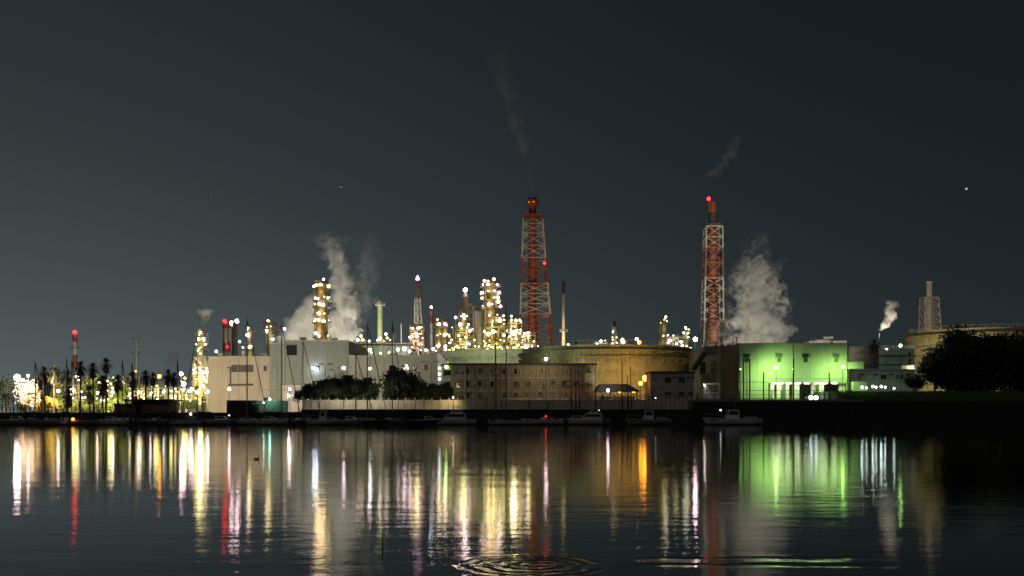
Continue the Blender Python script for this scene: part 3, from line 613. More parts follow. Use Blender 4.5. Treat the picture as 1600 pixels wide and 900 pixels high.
frame('lamp lit pipe structure right of the widest column', 790, 815, 503, 432, 12, 3, (505, 520, 534, 548), M_YEL, [(799, 494, 'warm', 2.0), (799, 500, 'warm', 1.8), (806, 501, 'warm', 2.2), (812, 500, 'warm', 2.0), (801, 520, 'pink', 5.0), (806, 518, 'pink', 3.6), (812, 521, 'warm', 2.0), (803, 543, 'yellow', 2.4), (808, 551, 'yellow', 2.6), (796, 526, 'yellow', 2.0), (806, 529, 'pink', 2.4)], 26, 55)
frame('lower lit pipe structure at the left foot of the tall red tower', 815, 836, 522, 436, 10, 2, (524, 538, 550), M_SILO, [(820, 521, 'pink', 2.4), (825, 520, 'pink', 2.6), (817, 526, 'warm', 1.6), (821, 543, 'pink', 5.4), (823, 549, 'pink', 2.4), (833, 548, 'pink', 3.2)], 30, 58)
column('small pale column with domed head amid the pipe structure', 803, 498, 560, 8, 446, M_SILO, (503, 515), [], pipe=2)

frame('long dense pipe rack dotted with small lamps in front of the lit towers', 700, 838, 539, 404, 5, 14, (545, 552), M_YEL, [(random.uniform(702, 836), random.uniform(536, 553), random.choice(('pink', 'warm', 'yellow', 'yellow')), random.uniform(.8, 1.9)) for _ in range(26)], 14, 91, .8)
column('thin lit column between the twin columns and the frame tower', 704, 521, 560, 4, 452, M_YEL, (528, 540), [], pipe=1)
column('thin lit column just right of the grey vessel', 786, 496, 560, 5, 456, M_SILO, (503, 515, 530), [(787, 494, 'warm', 2.0)], pipe=1)
# --- tall red and white tower
def big_tower(label, cx0, cx1, ytop, ybot, hw0, hw1, Y, bnd, stack_top, sw, levels, group):
    key = label[:20]
    M = bands('tower_paint_' + key, [c for c, _ in bnd], [z for _, z in bnd[1:]])
    t = thing('stack_tower', label, 'tower', X(cx1, Y), Y, 2.4, group)
    lattice(t, cx0, cx1, ytop, ybot, hw0, hw1, Y, levels, M, .66, .25, True, 2.4)
    return t, M
Y = 600
b = [(RED, 0), (WHT, Z(494, Y)), (RED, Z(446, Y)), (WHT, Z(406, Y)), (RED, Z(346, Y))]
t, M = big_tower('tallest red and white lattice tower carrying a smoking chimney', 832.5, 837.5, 337, 546, 14.5, 26, Y, b, 308, 12, [337, 352, 367, 386, 405, 425, 445, 461, 477, 493, 511, 529, 546], 'red and white stack towers')
M_RS = pm('red_stack_paint', (.22, .05, .025), .6, streak=.4)
x = X(832, Y); MB().lathe((x, Y), [(3.4, 2.4), (2.6, Z(500, Y)), (2.3, Z(400, Y)), (2.2, Z(325, Y)), (2.2, Z(309, Y))], 24).build('stack_tube', M_RS, t, True)
MB().lathe((x, Y), [(2.3, Z(322, Y)), (3.6, Z(320, Y)), (3.6, Z(313, Y)), (2.4, Z(312.5, Y)), (2.4, Z(308, Y))], 20).build('stack_head', M_RS, t, True)
ring_platform(t, (x, Y), Z(338, Y), 6.0, M_RS)
ring_platform(t, (X(834, Y), Y), Z(446, Y), 7.0, M_RS)
c = PT(851, 411, Y - 3); ball('beacon', c, S(2.1, Y), em('red', 16), t)
beam('beacon_bracket', c + Vector((0, 0, -1)), PT(848, 413, Y), .2, M_RS, t)
for px, py in ((826, 316), (834, 315)): ball('lamp', PT(px, py, Y - 4.4), S(.9, Y), em('orange', 1.6), t)
ladder = MB()
for s in (-.4, .4): ladder.box(x + s - .06 + 1.2, x + s + .06 + 1.2, Y - 3.6, Y - 3.4, 2.4, Z(340, Y))
ladder.build('ladder', M_RS, t)
# floodlit from the plant round its foot
for px, py, kd, L in ((822, 556, 'warm', 0), ):
    pass
# --- second tower
Y = 600
b = [(RED, 0), (WHT, Z(497, Y)), (RED, Z(430, Y)), (WHT, Z(384, Y))]
b = [((.30, .26, .22), 0), (WHT, Z(502, Y)), ((.34, .16, .11), Z(436, Y)), ((.34, .10, .07), Z(392, Y)), (WHT, Z(390, Y))]
t, M = big_tower('shorter lattice tower with a red beacon beside the white steam', 1114, 1112.5, 355, 540, 12.5, 15.5, Y, b, 310, 9, [355, 372, 389, 412, 436, 452, 470, 486, 502, 520, 540], 'red and white stack towers')
x = X(1115, Y)
MB().lathe((X(1114, Y), Y), [(3.6, 2.4), (3.3, Z(500, Y)), (2.6, Z(420, Y)), (2.2, Z(355, Y)), (2.2, Z(334, Y))], 24).build('stack_tube', M_RS, t, True)
MB().lathe((X(1114, Y), Y), [(2.5, Z(353, Y)), (2.6, Z(353, Y)), (2.6, Z(335, Y)), (2.3, Z(334.8, Y))], 24).build('dark_sleeve', M_DARK, t, True)
MB().lathe((X(1114, Y), Y), [(2.0, Z(334.5, Y)), (1.9, Z(316, Y)), (1.2, Z(315, Y))], 16).build('stack_head', M_RS, t, True)
beam('beacon_pole', PT(1108.5, 356, Y), PT(1107.5, 312, Y), .5, M_RS, t)
ball('beacon', PT(1107.5, 310.5, Y), S(2.6, Y), em('red', 18), t)
ring_platform(t, (X(1114, Y), Y), Z(354, Y), 5.4, M)
# small guyed frame at the foot of that tower
t = thing('derrick_frame', 'small dark lattice mast between the shorter tower and the steam', 'mast', X(1140, 560), 560, 2.4)
lattice(t, 1137, 1136, 480, 545, 1.0, 9, 560, [480, 500, 522, 545], M_DARK, .34, .2, True, 2.4)
# --- skyline right of the tall tower
Y = 520
M_DT = bands('pale_stack_dark_tip', [(.42, .40, .32), (.05, .045, .04)], [Z(461, Y)])
stack('thin pale stack with a dark tip right of the tall red tower', 880.5, 440, 4.5, 7.5, Y, M_DT, plats=(518,))
frame('row of lamps on a pipe rack behind the oil tank left part', 870, 892, 543, 440, 6, 3, (546, 556), M_SILO, [(876, 546, 'pink', 3.4), (883, 546, 'pink', 3.2), (888, 539, 'white', 2.8)], 30, 61, .5)
stack('dark squat vent stack behind the oil tank rim', 900, 534, 6, 8, 460, M_DARK, name='vent_stack')
frame('white lit pipe bend structure behind the oil tank', 930, 948, 534, 470, 5, 2, (537, 546), M_SILO, [(939, 533, 'white', 2.8), (933, 537, 'cool', 2.0), (946, 538, 'cool', 1.6), (957, 538, 'cool', 3.0), (956, 541, 'yellow', 2.4)], 22, 63, .8)
t = column('dark pointed column behind the middle of the oil tank', 960, 509, 560, 6.5, 500, M_SILO, (523, 530, 538), [(957, 531, 'cool', 1.2, 10)], pipe=1)
MB().lathe((X(960, 500), 500), [(1.0, Z(510, 500)), (.9, Z(506, 500)), (.15, Z(501, 500))], 10).build('spire', M_DARK, t)
column('short white lit column with a glowing head behind the oil tank', 972.5, 532, 560, 6, 480, M_SILO, (537,), [(972, 531, 'white', 3.0), (973, 536, 'cool', 2.4)], L=26)
stack('small stack with orange red lamps behind the oil tank', 997, 533, 4, 5, 480, pm('rust_red_steel', (.30, .07, .04), .6), [(995, 530, 'white', 2.2, 30), (999, 535, 'orange', 2.4, 24), (997, 539, 'red', 1.8, 12), (996, 543, 'orange', 1.6, 16)], name='vent_stack')
column('dark column with a white lamp on top behind the tank right end', 1037, 503, 560, 9, 500, pm('dim_grey_steel', (.24, .23, .20), .6, streak=.4), (507, 529), [(1039, 496, 'white', 2.4), (1037, 500, 'orange', 1.4), (1031, 541, 'white', 2.0)], L=22, pipe=2)
frame('pipe bridge with white lamps between two columns behind the tank', 1043, 1068, 525, 490, 6, 3, (527, 541), M_SILO, [(1047, 532, 'pink', 3.0), (1044, 535, 'pink', 2.4), (1064, 534, 'cool', 2.8), (1052, 542, 'white', 2.4), (1066, 540, 'cool', 2.6), (1057, 537, 'cool', 1.8)], 26, 66, .7)
column('lamp tipped column by the dark outside stair', 1072, 518, 600, 6, 470, M_SILO, (519, 532, 546, 560), [(1070, 512, 'white', 2.2), (1068, 520, 'cool', 1.8), (1074, 521, 'cool', 1.8), (1079, 544, 'yellow', 2.2), (1078, 548, 'cool', 2.0), (1079, 560, 'cool', 2.2), (1071, 566, 'orange', 2.6), (1070, 573, 'orange', 2.4), (1072, 564, 'red', 2.4)], L=22)
stack('thin mast with one violet lamp by the dark outside stair', 1086, 532, .8, 1.2, 420, M_POLE, [(1086.5, 530, 'pink', 3.0, 50)], cap=False, name='lamp_mast', cat='mast')
# --- right: chimney in cream frame, behind the yellow tank
Y = 380
M_CRS = pm('cream_stack_paint', (.60, .53, .40), .6, streak=.3)
t = thing('framed_chimney', 'cream chimney held in a cream lattice frame behind the yellow tank', 'chimney', X(1452.5, Y), Y, 2.4)
lattice(t, 1452, 1453, 466, 516, 10.5, 12.5, Y, [466, 478, 491, 503, 516], M_CRS, .32, .17, True, 2.4)
x = X(1452, Y); MB().lathe((x, Y), [(1.15, 2.4), (1.05, Z(480, Y)), (1.0, Z(442, Y)), (1.2, Z(441.5, Y)), (1.2, Z(440, Y)), (.9, Z(439.8, Y))], 20).build('shaft', M_CRS, t, True)
boxp('top_deck', X(1441, Y), X(1463, Y), Y - 2.6, Y + 2.6, Z(466, Y), Z(465, Y), M_CRS, t)

# ------------------------------------------------------------------ storage tanks
def tank(label, pxc, rpx, ytop, Y, mat, girders, zb=2.4, nrib=56, roof=True):
    x = X(pxc, Y); r = S(rpx, Y); zt = Z(ytop, Y); t = thing('storage_tank', label, 'storage tank', x, Y, zb)
    n = 14; lv = [zb + (zt - zb) * k / 5 for k in range(6)]
    for k in range(5):
        rr = r - .02 * k
        MB().lathe((x, Y), [(rr, lv[k]), (rr, lv[k + 1] - .06), (rr - .05, lv[k + 1] - .03)], 96).build('shell_course', mat, t, True)
    if roof: MB().lathe((x, Y), [(r - .1, zt - .1), (r * .6, zt + r * .03), (r * .1, zt + r * .05)], 96).build('roof', mat, t, True)
    for py, wd in girders:
        z = Z(py, Y - r); g = MB().lathe((x, Y), [(r, z - .12), (r + wd, z - .1), (r + wd, z + .08), (r, z + .1)], 96).build('wind_girder', mat, t)
        for i in range(nrib):
            a = math.pi + math.pi * (i + .5) / nrib; ca, sa = math.cos(a), math.sin(a)
            beam('bracket', (x + (r + .02) * ca, Y + (r + .02) * sa, z - 1.5), (x + (r + wd * .9) * ca, Y + (r + wd * .9) * sa, z - .12), .16, mat, t)
    m = MB(); nn = 90
    for i in range(nn):
        a = math.pi + math.pi * i / nn; a2 = math.pi + math.pi * (i + 1) / nn; g = r - .2
        p = (x + g * math.cos(a), Y + g * math.sin(a)); p2 = (x + g * math.cos(a2), Y + g * math.sin(a2))
        m.tube((*p, zt), (*p, zt + 1.0), .04, .04, 4); m.tube((*p, zt + 1.0), (*p2, zt + 1.0), .04, .04, 4)
    m.build('railing', mat, t)
    return t, x, r, zt
M_TANK = pm('green_grey_tank_steel', (.27, .29, .18), .6, var=.25, streak=.75, dirt=(.10, .095, .05))
M_TANKP = pm('pale_tank_steel', (.46, .48, .38), .6, streak=.4)
tank('huge weathered green grey oil tank right of the apartment block', 948, 132, 546.5, 290, M_TANK, [(546, 1.3), (556.5, 1.1)], nrib=70)
tank('pale lit oil tank seen as a strip over the apartment roof', 778, 108, 552.5, 352, M_TANKP, [(557, 1.2)], nrib=70)
tY = 340
t, x, r, zt = tank('big ochre yellow tank half hidden by the round black bush', 1528, 108, 520, tY, pm('ochre_tank_paint', (.44, .38, .16), .6, streak=.5, dirt=(.14, .09, .03)), [(519, 1.5), (537, .5), (553, .5)], zb=5)
# truss on the ochre tank roof
tt = thing('roof_truss', 'small dark truss frame on top of the ochre tank roof', 'steel frame', X(1503, 330), 330, zt + 1)
for a in (-9, -3, 3, 9): beam('post', PT(1503 + a, 519, 330), PT(1503 + a * .8, 507 if abs(a) > 4 else 503, 330), .3, M_STEEL, tt)
beam('beam', PT(1494, 509, 330), PT(1512, 509, 330), .3, M_STEEL, tt); beam('beam', PT(1493, 514, 330), PT(1513, 514, 330), .3, M_STEEL, tt)
beam('brace', PT(1480, 519, 330), PT(1496, 506, 330), .25, M_STEEL, tt); beam('brace', PT(1526, 519, 330), PT(1510, 506, 330), .25, M_STEEL, tt)
# far white tank rim behind the green hall
t = thing('white_rooftop_tank', 'white lit round tank rising behind the roof of the green hall', 'storage tank', X(1297, 330), 330, 2.4)
MB().lathe((X(1293, 330), 338), [(S(17, 330), 2.4), (S(17, 330), Z(529, 330)), (S(5, 330), Z(528, 330))], 48).build('shell', M_WHITE, t, True)
MB().box(X(1305, 330), X(1326, 330), 332, 340, 2.4, Z(531.5, 330)).build('machine_house', M_WHITE, t)
MB().box(X(1267, 330), X(1278, 330), 332, 340, 2.4, Z(532.5, 330)).build('machine_house', M_WHITE, t)
MB().box(X(1288, 330), X(1302, 330), 330, 331, Z(529, 330), Z(526, 330)).build('hatch', M_WHITE, t)

# ------------------------------------------------------------------ warehouse on the left
Y = 280
t = thing('warehouse', 'huge windowless cream and grey warehouse behind the masts', 'building', X(500, Y), Y, 2.4)
def bld(px0, px1, ytop, Y0, Y1, mat, zb=2.4, name='wall', par=None): return boxp(name, X(px0, Y0), X(px1, Y0), Y0, Y1, zb, Z(ytop, Y0), mat, par)
secs = ((325, 358, 557.5, M_CREAM), (358.3, 421.5, 557, M_CREAM), (421.5, 446, 536, M_GREYW), (446.2, 545, 532, M_GREYW), (545.2, 600, 556, M_CREAM2), (600.3, 690, 555.5, M_CREAM2))
for i, (a, b_, yt, mt) in enumerate(secs):
    boxp('wall', X(a, Y), X(b_, Y), Y + .3, Y + 40, 2.4, Z(yt, Y), mt, t)
    npn = max(1, round((X(b_, Y) - X(a, Y)) / 3.1)); pwd = (X(b_, Y) - X(a, Y)) / npn; nr = 3; hh = (Z(yt, Y) - .3 - 2.4) / nr
    for k in range(npn):
        for r_ in range(nr): boxp('cladding_panel', X(a, Y) + pwd * k + .012, X(a, Y) + pwd * (k + 1) - .012, Y + random.uniform(0, .03), Y + .298, 2.4 + hh * r_ + .012, 2.4 + hh * (r_ + 1) - .012, mt, t)
    boxp('parapet', X(a, Y) - .05, X(b_, Y) + .02, Y - .15, Y + .4, Z(yt, Y) - .25, Z(yt, Y) + .12, M_STEEL, t)
boxp('ledge', X(421, Y), X(545, Y), Y - .25, Y - .01, Z(574.5, Y), Z(573.8, Y), M_GREYW, t)
boxp('ledge', X(326, Y), X(470, Y), Y - .2, Y - .01, Z(607, Y), Z(606.5, Y), M_CREAM, t)
for px in (347, 372, 404, 433, 470, 560, 590, 640, 676): boxp('downpipe', X(px, Y) - .09, X(px, Y) + .09, Y - .2, Y - .02, 2.4, Z(560, Y), M_CREAM if px < 421 or px > 545 else M_GREYW, t)
mv = pm('black_opening', (.012, .012, .013), .9)
boxp('opening_slab', X(448, Y), X(464, Y), Y - .12, Y + .5, Z(555, Y), Z(539, Y), mv, t)  # flat black slab, the dark inside of the opening put into its colour
for px, hgt, wd in ((340, 1.0, 1.4), (377, 1.6, 1.0), (409, .9, 2.2), (470, 1.1, 1.6), (492, 1.8, .5), (519, .8, 2.0), (612, 1.0, 1.8), (648, 1.3, 1.0), (668, .8, 2.4)):
    zb_ = Z(557 if px < 420 else (532 if px < 545 else 556), Y); u = boxp('roof_vent', X(px, Y) - wd / 2, X(px, Y) + wd / 2, Y + 2, Y + 3.5, zb_, zb_ + hgt, M_STEEL, t)
for px, z1_ in ((429, 537), (541, 533), (683, 557)):
    m = MB()
    for sx in (-.25, .25): m.box(X(px, Y) + sx - .035, X(px, Y) + sx + .035, Y - .3, Y - .23, 3, Z(z1_, Y) + 1)
    for k in range(40):
        zz = 3.2 + k * .4
        if zz < Z(z1_, Y): m.box(X(px, Y) - .215, X(px, Y) + .215, Y - .29, Y - .24, zz, zz + .05)
    m.build('ladder', M_STEEL, t)
lv = MB(); x0, x1 = X(362.5, Y), X(395.5, Y); z0, z1 = Z(581.5, Y), Z(570, Y)
lo = MB().box(x0, x1, Y - .1, Y - .03, z0, z1).build('louvre_window', pm('slate_louvre', (.10, .10, .14), .6), t)
for i in range(7):
    zz = z0 + (z1 - z0) * (i + .15) / 7; boxp('slat', x0 + .1, x1 - .1, Y - .2, Y - .11, zz, zz + (z1 - z0) * .07, M_DARK, lo)
for k in range(4): boxp('mullion', x0 + (x1 - x0) * k / 3 - .08, x0 + (x1 - x0) * k / 3 + .08, Y - .24, Y - .1, z0, z1, M_DARK, lo)
for a, b_, c_, d_ in ((411.5, 417.5, 571, 580.5), (411, 420, 620, 627), (449, 455, 615.5, 627), (456, 462, 615.5, 627), (607.5, 618, 570, 579), (627.5, 638, 569.5, 579), (645.5, 652, 569, 579), (662.5, 669, 569, 579), (547, 550, 573, 576), (487, 500.5, 594, 603)):
    window(t, a, b_, c_, d_, Y - .01)
lw = window(t, 487, 500.5, 570, 580, Y - .01, bars=2)
for px, py in ((490, 575), (494.5, 577)): ball('lamp', PT(px, py, Y - 1), S(1.9, Y), em('blue', 40), t)
# service bridge bracket on the cream wall
beam('bracket_beam', PT(357, 601.5, Y - 2), PT(395, 601, Y - 2), .5, M_DARK, t); beam('bracket_post', PT(360.5, 601, Y - 2), PT(360, 574, Y - 2), .3, M_DARK, t); beam('bracket_beam', PT(355, 574.5, Y - 2), PT(364, 574.5, Y - 2), .3, M_DARK, t)
beam('bracket_tie', PT(360, 600, Y - 2), PT(360, 600, Y), .3, M_DARK, t); beam('bracket_tie', PT(393, 600, Y - 2), PT(393, 600, Y), .3, M_DARK, t)
# lean-to and dark tent roof at the warehouse foot
t2 = thing('annex', 'low cream annex with two windows at the foot of the grey hall', 'building', X(462, 272), 272, 2.4)
boxp('wall', X(441, 272), X(530, 272), 272, 279.9, 2.4, Z(603.5, 272), M_CREAM, t2); boxp('roof', X(440, 272), X(531, 272), 271.5, 279.8, Z(603.4, 272), Z(602, 272), M_STEEL, t2)
window(t2, 448.5, 455, 615.5, 628, 271.99); window(t2, 456, 462, 615.5, 628, 271.99)
t2 = thing('tent_roof', 'dark triangular awning roof above the low cream annex', 'roof', X(515, 268), 268, 2.4)
m = MB(); m.add([PT(497, 602, 266), PT(532, 602, 266), PT(514, 586, 270), PT(497, 602, 274), PT(532, 602, 274)], [(0, 1, 2), (1, 4, 2), (4, 3, 2), (3, 0, 2), (0, 3, 4, 1)]); m.build('roof_sheet', pm('dull_green_sheet', (.16, .17, .12), .7), t2)
for px in (499, 530): beam('post', (X(px, 267), 267, 2.4), PT(px, 602, 267), .2, M_POLE, t2)
# bright stair tower between warehouse and apartments
t = thing('stair_tower', 'narrow white stair tower with glowing strip lights beside the apartment block', 'building', X(687, 262), 262, 2.4)
boxp('wall', X(684, 264), X(693, 264), 264, 270, 2.4, Z(555, 264), M_WHITE, t)
m = MB(); m.prism([(X(684, 263), Z(554, 263)), (X(690, 263), Z(554, 263)), (X(702, 263), Z(570, 263)), (X(686, 263), Z(570, 263))], 260.5, 263.9); m.build('sloping_canopy', M_WHITE, t)
for i, py in enumerate((558, 566, 575, 584, 592)):
    boxp('landing', X(683.5, 262), X(690.5, 262), 261, 263.9, Z(py + 4, 262), Z(py + 3.2, 262), M_STEEL, t)
    boxp('tube_light', X(684.6, 262), X(687.4, 262), 262.6, 262.9, Z(py + 2.2, 262), Z(py - 1.5, 262), em('cool', 5), t)
ball('lamp', PT(697, 573, 252), .35, em('green', 26), t); beam('lamp_bracket', PT(697, 571.5, 252), PT(692, 571, 260.6), .1, M_STEEL, t)  # green lamp added to light the end wall of the apartments

# ------------------------------------------------------------------ apartment block
Y = 250
M_APT = pm('brown_stained_render', (.30, .26, .215), .85, var=.16, scale=.25, streak=.92, dirt=(.085, .065, .05))
M_APT2 = pm('pale_trim', (.42, .38, .33), .8, streak=.3)
t = thing('apartment_block', 'long three storey brown apartment block with small windows and air conditioners', 'building', X(815, Y), Y, 2.4)
ZT = Z(570.5, Y)
MB().plan([(X(705, Y), Y), (X(931, Y), Y), (X(931, Y), Y + 9), (X(699, Y), Y + 9), (X(691, Y + 5), Y + 5)], 2.4, ZT).build('wall', M_APT, t)
MB().plan([(X(703, Y), Y - .6), (X(933, Y), Y - .6), (X(933, Y), Y + 9.5), (X(698, Y), Y + 9.5), (X(688.5, Y + 5), Y + 5)], ZT + .003, ZT + .45).build('roof_slab', pm('dark_roof_felt', (.05, .042, .04), .8), t)
for zr in (Z(590.5, Y), Z(610.5, Y)): boxp('string_course', X(705.3, Y), X(931.2, Y), Y - .12, Y - .002, zr - .15, zr + .12, M_APT2, t)
M_CURT = pm('curtain_behind_glass', (.22, .19, .15), .4); M_CURT2 = pm('shaded_blind', (.09, .08, .07), .4)
nb = 12; M_AC = pm('aged_plastic', (.42, .40, .36), .6); M_SHUT = pm('dark_shutter', (.07, .055, .045), .7)
bw = (931 - 707) / nb; rnd = random.Random(5)
for i in range(nb):
    p0 = 707 + bw * i
    if i: boxp('pilaster', X(p0, Y) - .16, X(p0, Y) + .16, Y - .2, Y - .003, 2.4, ZT - .01, M_APT, t)
    if i % 2: MB().tube((X(p0 + 2.2, Y), Y - .2, 2.4), (X(p0 + 2.2, Y), Y - .2, ZT - .05), .09, .09, 8).build('downpipe', M_APT2, t, True)
    for j, yr in enumerate((579.5, 599.5, 617.5)):
        a = p0 + 3.2 + rnd.uniform(-.3, .3)
        pn = rnd.choice((M_GLASS, M_GLASS, M_CURT, M_CURT2))
        window(t, a, a + 4.6, yr - 3.2, yr + 4.2, Y - .002, M_APT2 if rnd.random() < .5 else M_SHUT, pn)
        if rnd.random() < .85: window(t, a + 6.6, a + 10.4, yr - 4.4, yr + .4, Y - .002, M_APT2, pn)
        if rnd.random() < .8:
            ax = X(a + 8.4 + rnd.uniform(-.6, .6), Y); zz = Z(yr + 4.0, Y)
            ac = MB().box(ax - .42, ax + .42, Y - .52, Y - .16, zz - .05, zz + .62).build('air_conditioner', M_AC, t)
            MB().tube((ax, Y - .53, zz + .29), (ax, Y - .515, zz + .29), .25, .25, 12).build('fan_grille', M_DARK, ac)
        if rnd.random() < .4: boxp('window_hood', X(a - .6, Y), X(a + 5.2 + rnd.uniform(0, 5), Y), Y - .5, Y - .11, Z(yr - 4.6, Y), Z(yr - 5.1, Y), M_APT, t)
        if rnd.random() < .5: boxp('dark_screen', X(a + 5, Y), X(a + 6.4 + rnd.uniform(0, 2), Y), Y - .16, Y - .002, Z(yr + 3, Y), Z(yr - 3.6, Y), M_SHUT, t)
for yr in (582, 600):
    for dx in (-.9, 1.4): boxp('side_window', X(697 + dx * 2.5, Y + 1.6) - .5, X(697 + dx * 2.5, Y + 1.6) + .5, Y + 1.55 - dx * 1.0, Y + 2.4 - dx * 1.0, Z(yr + 4, Y), Z(yr - 4, Y), M_GLASS, t)
boxp('lit_window', X(713.5, Y), X(718.5, Y), Y - .09, Y - .05, Z(605, Y), Z(598.5, Y), em('warm', .8), t)
boxp('low_wall', X(788, Y), X(888, Y), Y - 6, Y - 5.7, 2.4, Z(621, Y - 6), M_CONC, t)

# ------------------------------------------------------------------ open shelter right of the apartments
Y = 234
t = thing('open_shelter', 'open sided shelter with a dark sloping roof, glowing orange inside', 'shelter', X(962, Y), Y, 3)
m = MB(); m.prism([(X(931, Y), Z(612, Y)), (X(938, Y), Z(600.5, Y)), (X(979, Y), Z(600, Y)), (X(998, Y), Z(610, Y)), (X(998, Y), Z(612, Y))], Y - 1, Y + 7); m.build('roof', pm('dark_shed_roof', (.05, .048, .045), .8), t)
for px in (934, 946, 958, 970, 982, 995): 
    for yy in (Y - .6, Y + 6.6): beam('post', (X(px, Y), yy, 2.4), (X(px, Y), yy, Z(611.9, Y)), .2, M_POLE, t)
boxp('back_wall', X(933, Y), X(997, Y), Y + 6.8, Y + 7, 2.4, Z(618, Y), pm('timber_boarding', (.36, .26, .15), .8, streak=.3), t)
for i, px in enumerate((968, 990)): boxp('tube_light', X(px, Y), X(px + 5, Y), Y + 3, Y + 3.15, Z(612.6, Y), Z(612.2, Y), em('orange', 14), t)
boxp('crate_stack', X(955, Y), X(967, Y), Y + 2, Y + 4, 2.4, Z(623, Y), M_CONC, t)
# lit concrete posts of a barrier by the shelter
def pole(px, ytop, Y, wpx, label, zb=2.4, lean=0):
    o = thing('mooring_pole', label, 'pole', X(px, Y), Y, zb, 'dark poles on the quay')
    x = X(px, Y); r = S(wpx / 2, Y)
    MB().tube((x, Y, zb), (x + S(lean, Y), Y, Z(ytop, Y)), r, r * .75, 8).build('shaft', M_DARK, o, True)
    MB().lathe((x + S(lean, Y), Y), [(r * .9, Z(ytop, Y) - .02), (r * 1.05, Z(ytop, Y)), (r * .5, Z(ytop, Y) + .12)], 8).build('cap', M_DARK, o)
for px, yt, ln, lb in ((893, 572, -1, 'dark pole, leftmost of the group by the orange end of the apartment block'), (899, 588, 1, 'shorter dark pole inside the group at the orange wall'), (905.5, 573, -1.4, 'dark pole leaning left at the orange end of the apartment block'), (930, 572, 0, 'dark pole at the right corner of the apartment block'), (972, 566, 0, 'tall dark pole rising through the shelter roof'), (987, 574, -2, 'leaning dark pole just right of the tall one at the shelter'), (981, 587, 0, 'short thin pole between the two shelter poles')):
    pole(px, yt, 222, 1.5, lb, 2.4, ln)

# ------------------------------------------------------------------ two-storey house
Y = 236
t = thing('two_storey_house', 'grey mauve two storey house with a flat dark roof beside the orange lamp', 'building', X(1042, Y), Y, 2.4)
M_MAUVE = pm('mauve_grey_render', (.30, .27, .26), .8, streak=.35)
boxp('wall', X(1017, Y), X(1085, Y), Y, Y + 9, 2.4, Z(582.5, Y), M_MAUVE, t)
boxp('roof_slab', X(1015.5, Y), X(1086.5, Y), Y - .4, Y + 9.3, Z(582.4, Y), Z(580.2, Y), pm('dark_roof_felt', (.05, .042, .04), .8), t)
boxp('roof_hatch', X(1079, Y), X(1086, Y), Y - .3, Y + 1.5, Z(580.1, Y), Z(578.6, Y), M_WHITE, t)
dim = em('yellow', .12)
for a, b_, c_, d_ in ((1022.5, 1027, 592, 597.5), (1038.5, 1049, 588.5, 599), (1060, 1070, 588.5, 599), (1038.5, 1049, 612, 618), (1060, 1070, 612, 618.5), (1075, 1084, 612, 618)): window(t, a, b_, c_, d_, Y - .002, M_MAUVE)
for px in (1053, 1075, 1083): boxp('vent_hood', X(px, Y) - .3, X(px, Y) + .3, Y - .3, Y - .003, Z(591, Y), Z(589, Y), M_DARK, t)
MB().path([(X(1084.3, Y), Y - .15, 2.4), (X(1084.3, Y), Y - .15, Z(583, Y))], .08).build('downpipe', M_WHITE, t)
MB().path([(X(1071.5, Y), Y - .15, 2.4), (X(1071.5, Y), Y - .15, Z(583, Y))], .07).build('downpipe', M_APT2, t)

# ------------------------------------------------------------------ green lit hall
Y = 240
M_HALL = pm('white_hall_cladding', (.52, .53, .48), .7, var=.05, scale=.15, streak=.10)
M_HALLD = pm('grey_shade_cladding', (.17, .18, .18), .75, var=.08, streak=.2)  # its grey also holds the shade of the turned-away flank
t = thing('green_lit_hall', 'large white industrial hall washed in green lamp light', 'building', X(1240, Y), Y, 5.2)
zs_ = Z(598.5, Y)
pan = [1155, 1183, 1210.5, 1238, 1266, 1294, 1323]
for a, b_ in zip(pan, pan[1:]): boxp('wall_panel', X(a, Y) + .03, X(b_, Y) - .03, Y, Y + 34, Z(592, Y) + .03, Z(537, Y), M_HALL, t)
boxp('lintel_band', X(1155, Y), X(1323, Y), Y + .15, Y + 34, zs_, Z(592, Y), M_HALL, t)
boxp('roof_edge', X(1154.6, Y), X(1323.6, Y), Y - .12, Y + 34.2, Z(537, Y) + .002, Z(536, Y), M_STEEL, t)
boxp('ground_wall', X(1155, Y), X(1201, Y), Y + .2, Y + 6, 5.2, zs_ - .003, M_HALL, t)
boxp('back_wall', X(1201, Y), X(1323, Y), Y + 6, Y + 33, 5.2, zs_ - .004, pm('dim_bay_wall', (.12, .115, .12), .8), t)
for i, (a, b_) in enumerate(((1206.5, 1212.5), (1216.5, 1224), (1231, 1236), (1243, 1252), (1272, 1277.5), (1281.5, 1290.5), (1316, 1323))): boxp('pier', X(a, Y), X(b_, Y), Y + 1.6, Y + 2.8, 5.2, zs_ - .003, M_WHITE, t)
boxp('shutter', X(1224.6, Y), X(1230.6, Y), Y + 1.6, Y + 1.8, 5.2, zs_ - .004, M_HALLD, t)
boxp('shutter', X(1277.8, Y), X(1281.2, Y), Y + .5, Y + .7, 5.2, zs_ - .004, pm('green_shutter', (.2, .3, .1), .6), t)
m = MB(); m.prism([(X(1305, Y), 5.2), (X(1316, Y), 5.2), (X(1316, Y), Z(606, Y))], Y + 2, Y + 2.3); m.build('ramp_side', M_WHITE, t)
for px in (1211, 1221, 1233, 1248, 1262, 1279, 1289, 1305): boxp('ceiling_light', X(px, Y) - .6, X(px, Y) + .6, Y + .5, Y + .7, zs_ - .12, zs_ - .02, em('white', 20), t)
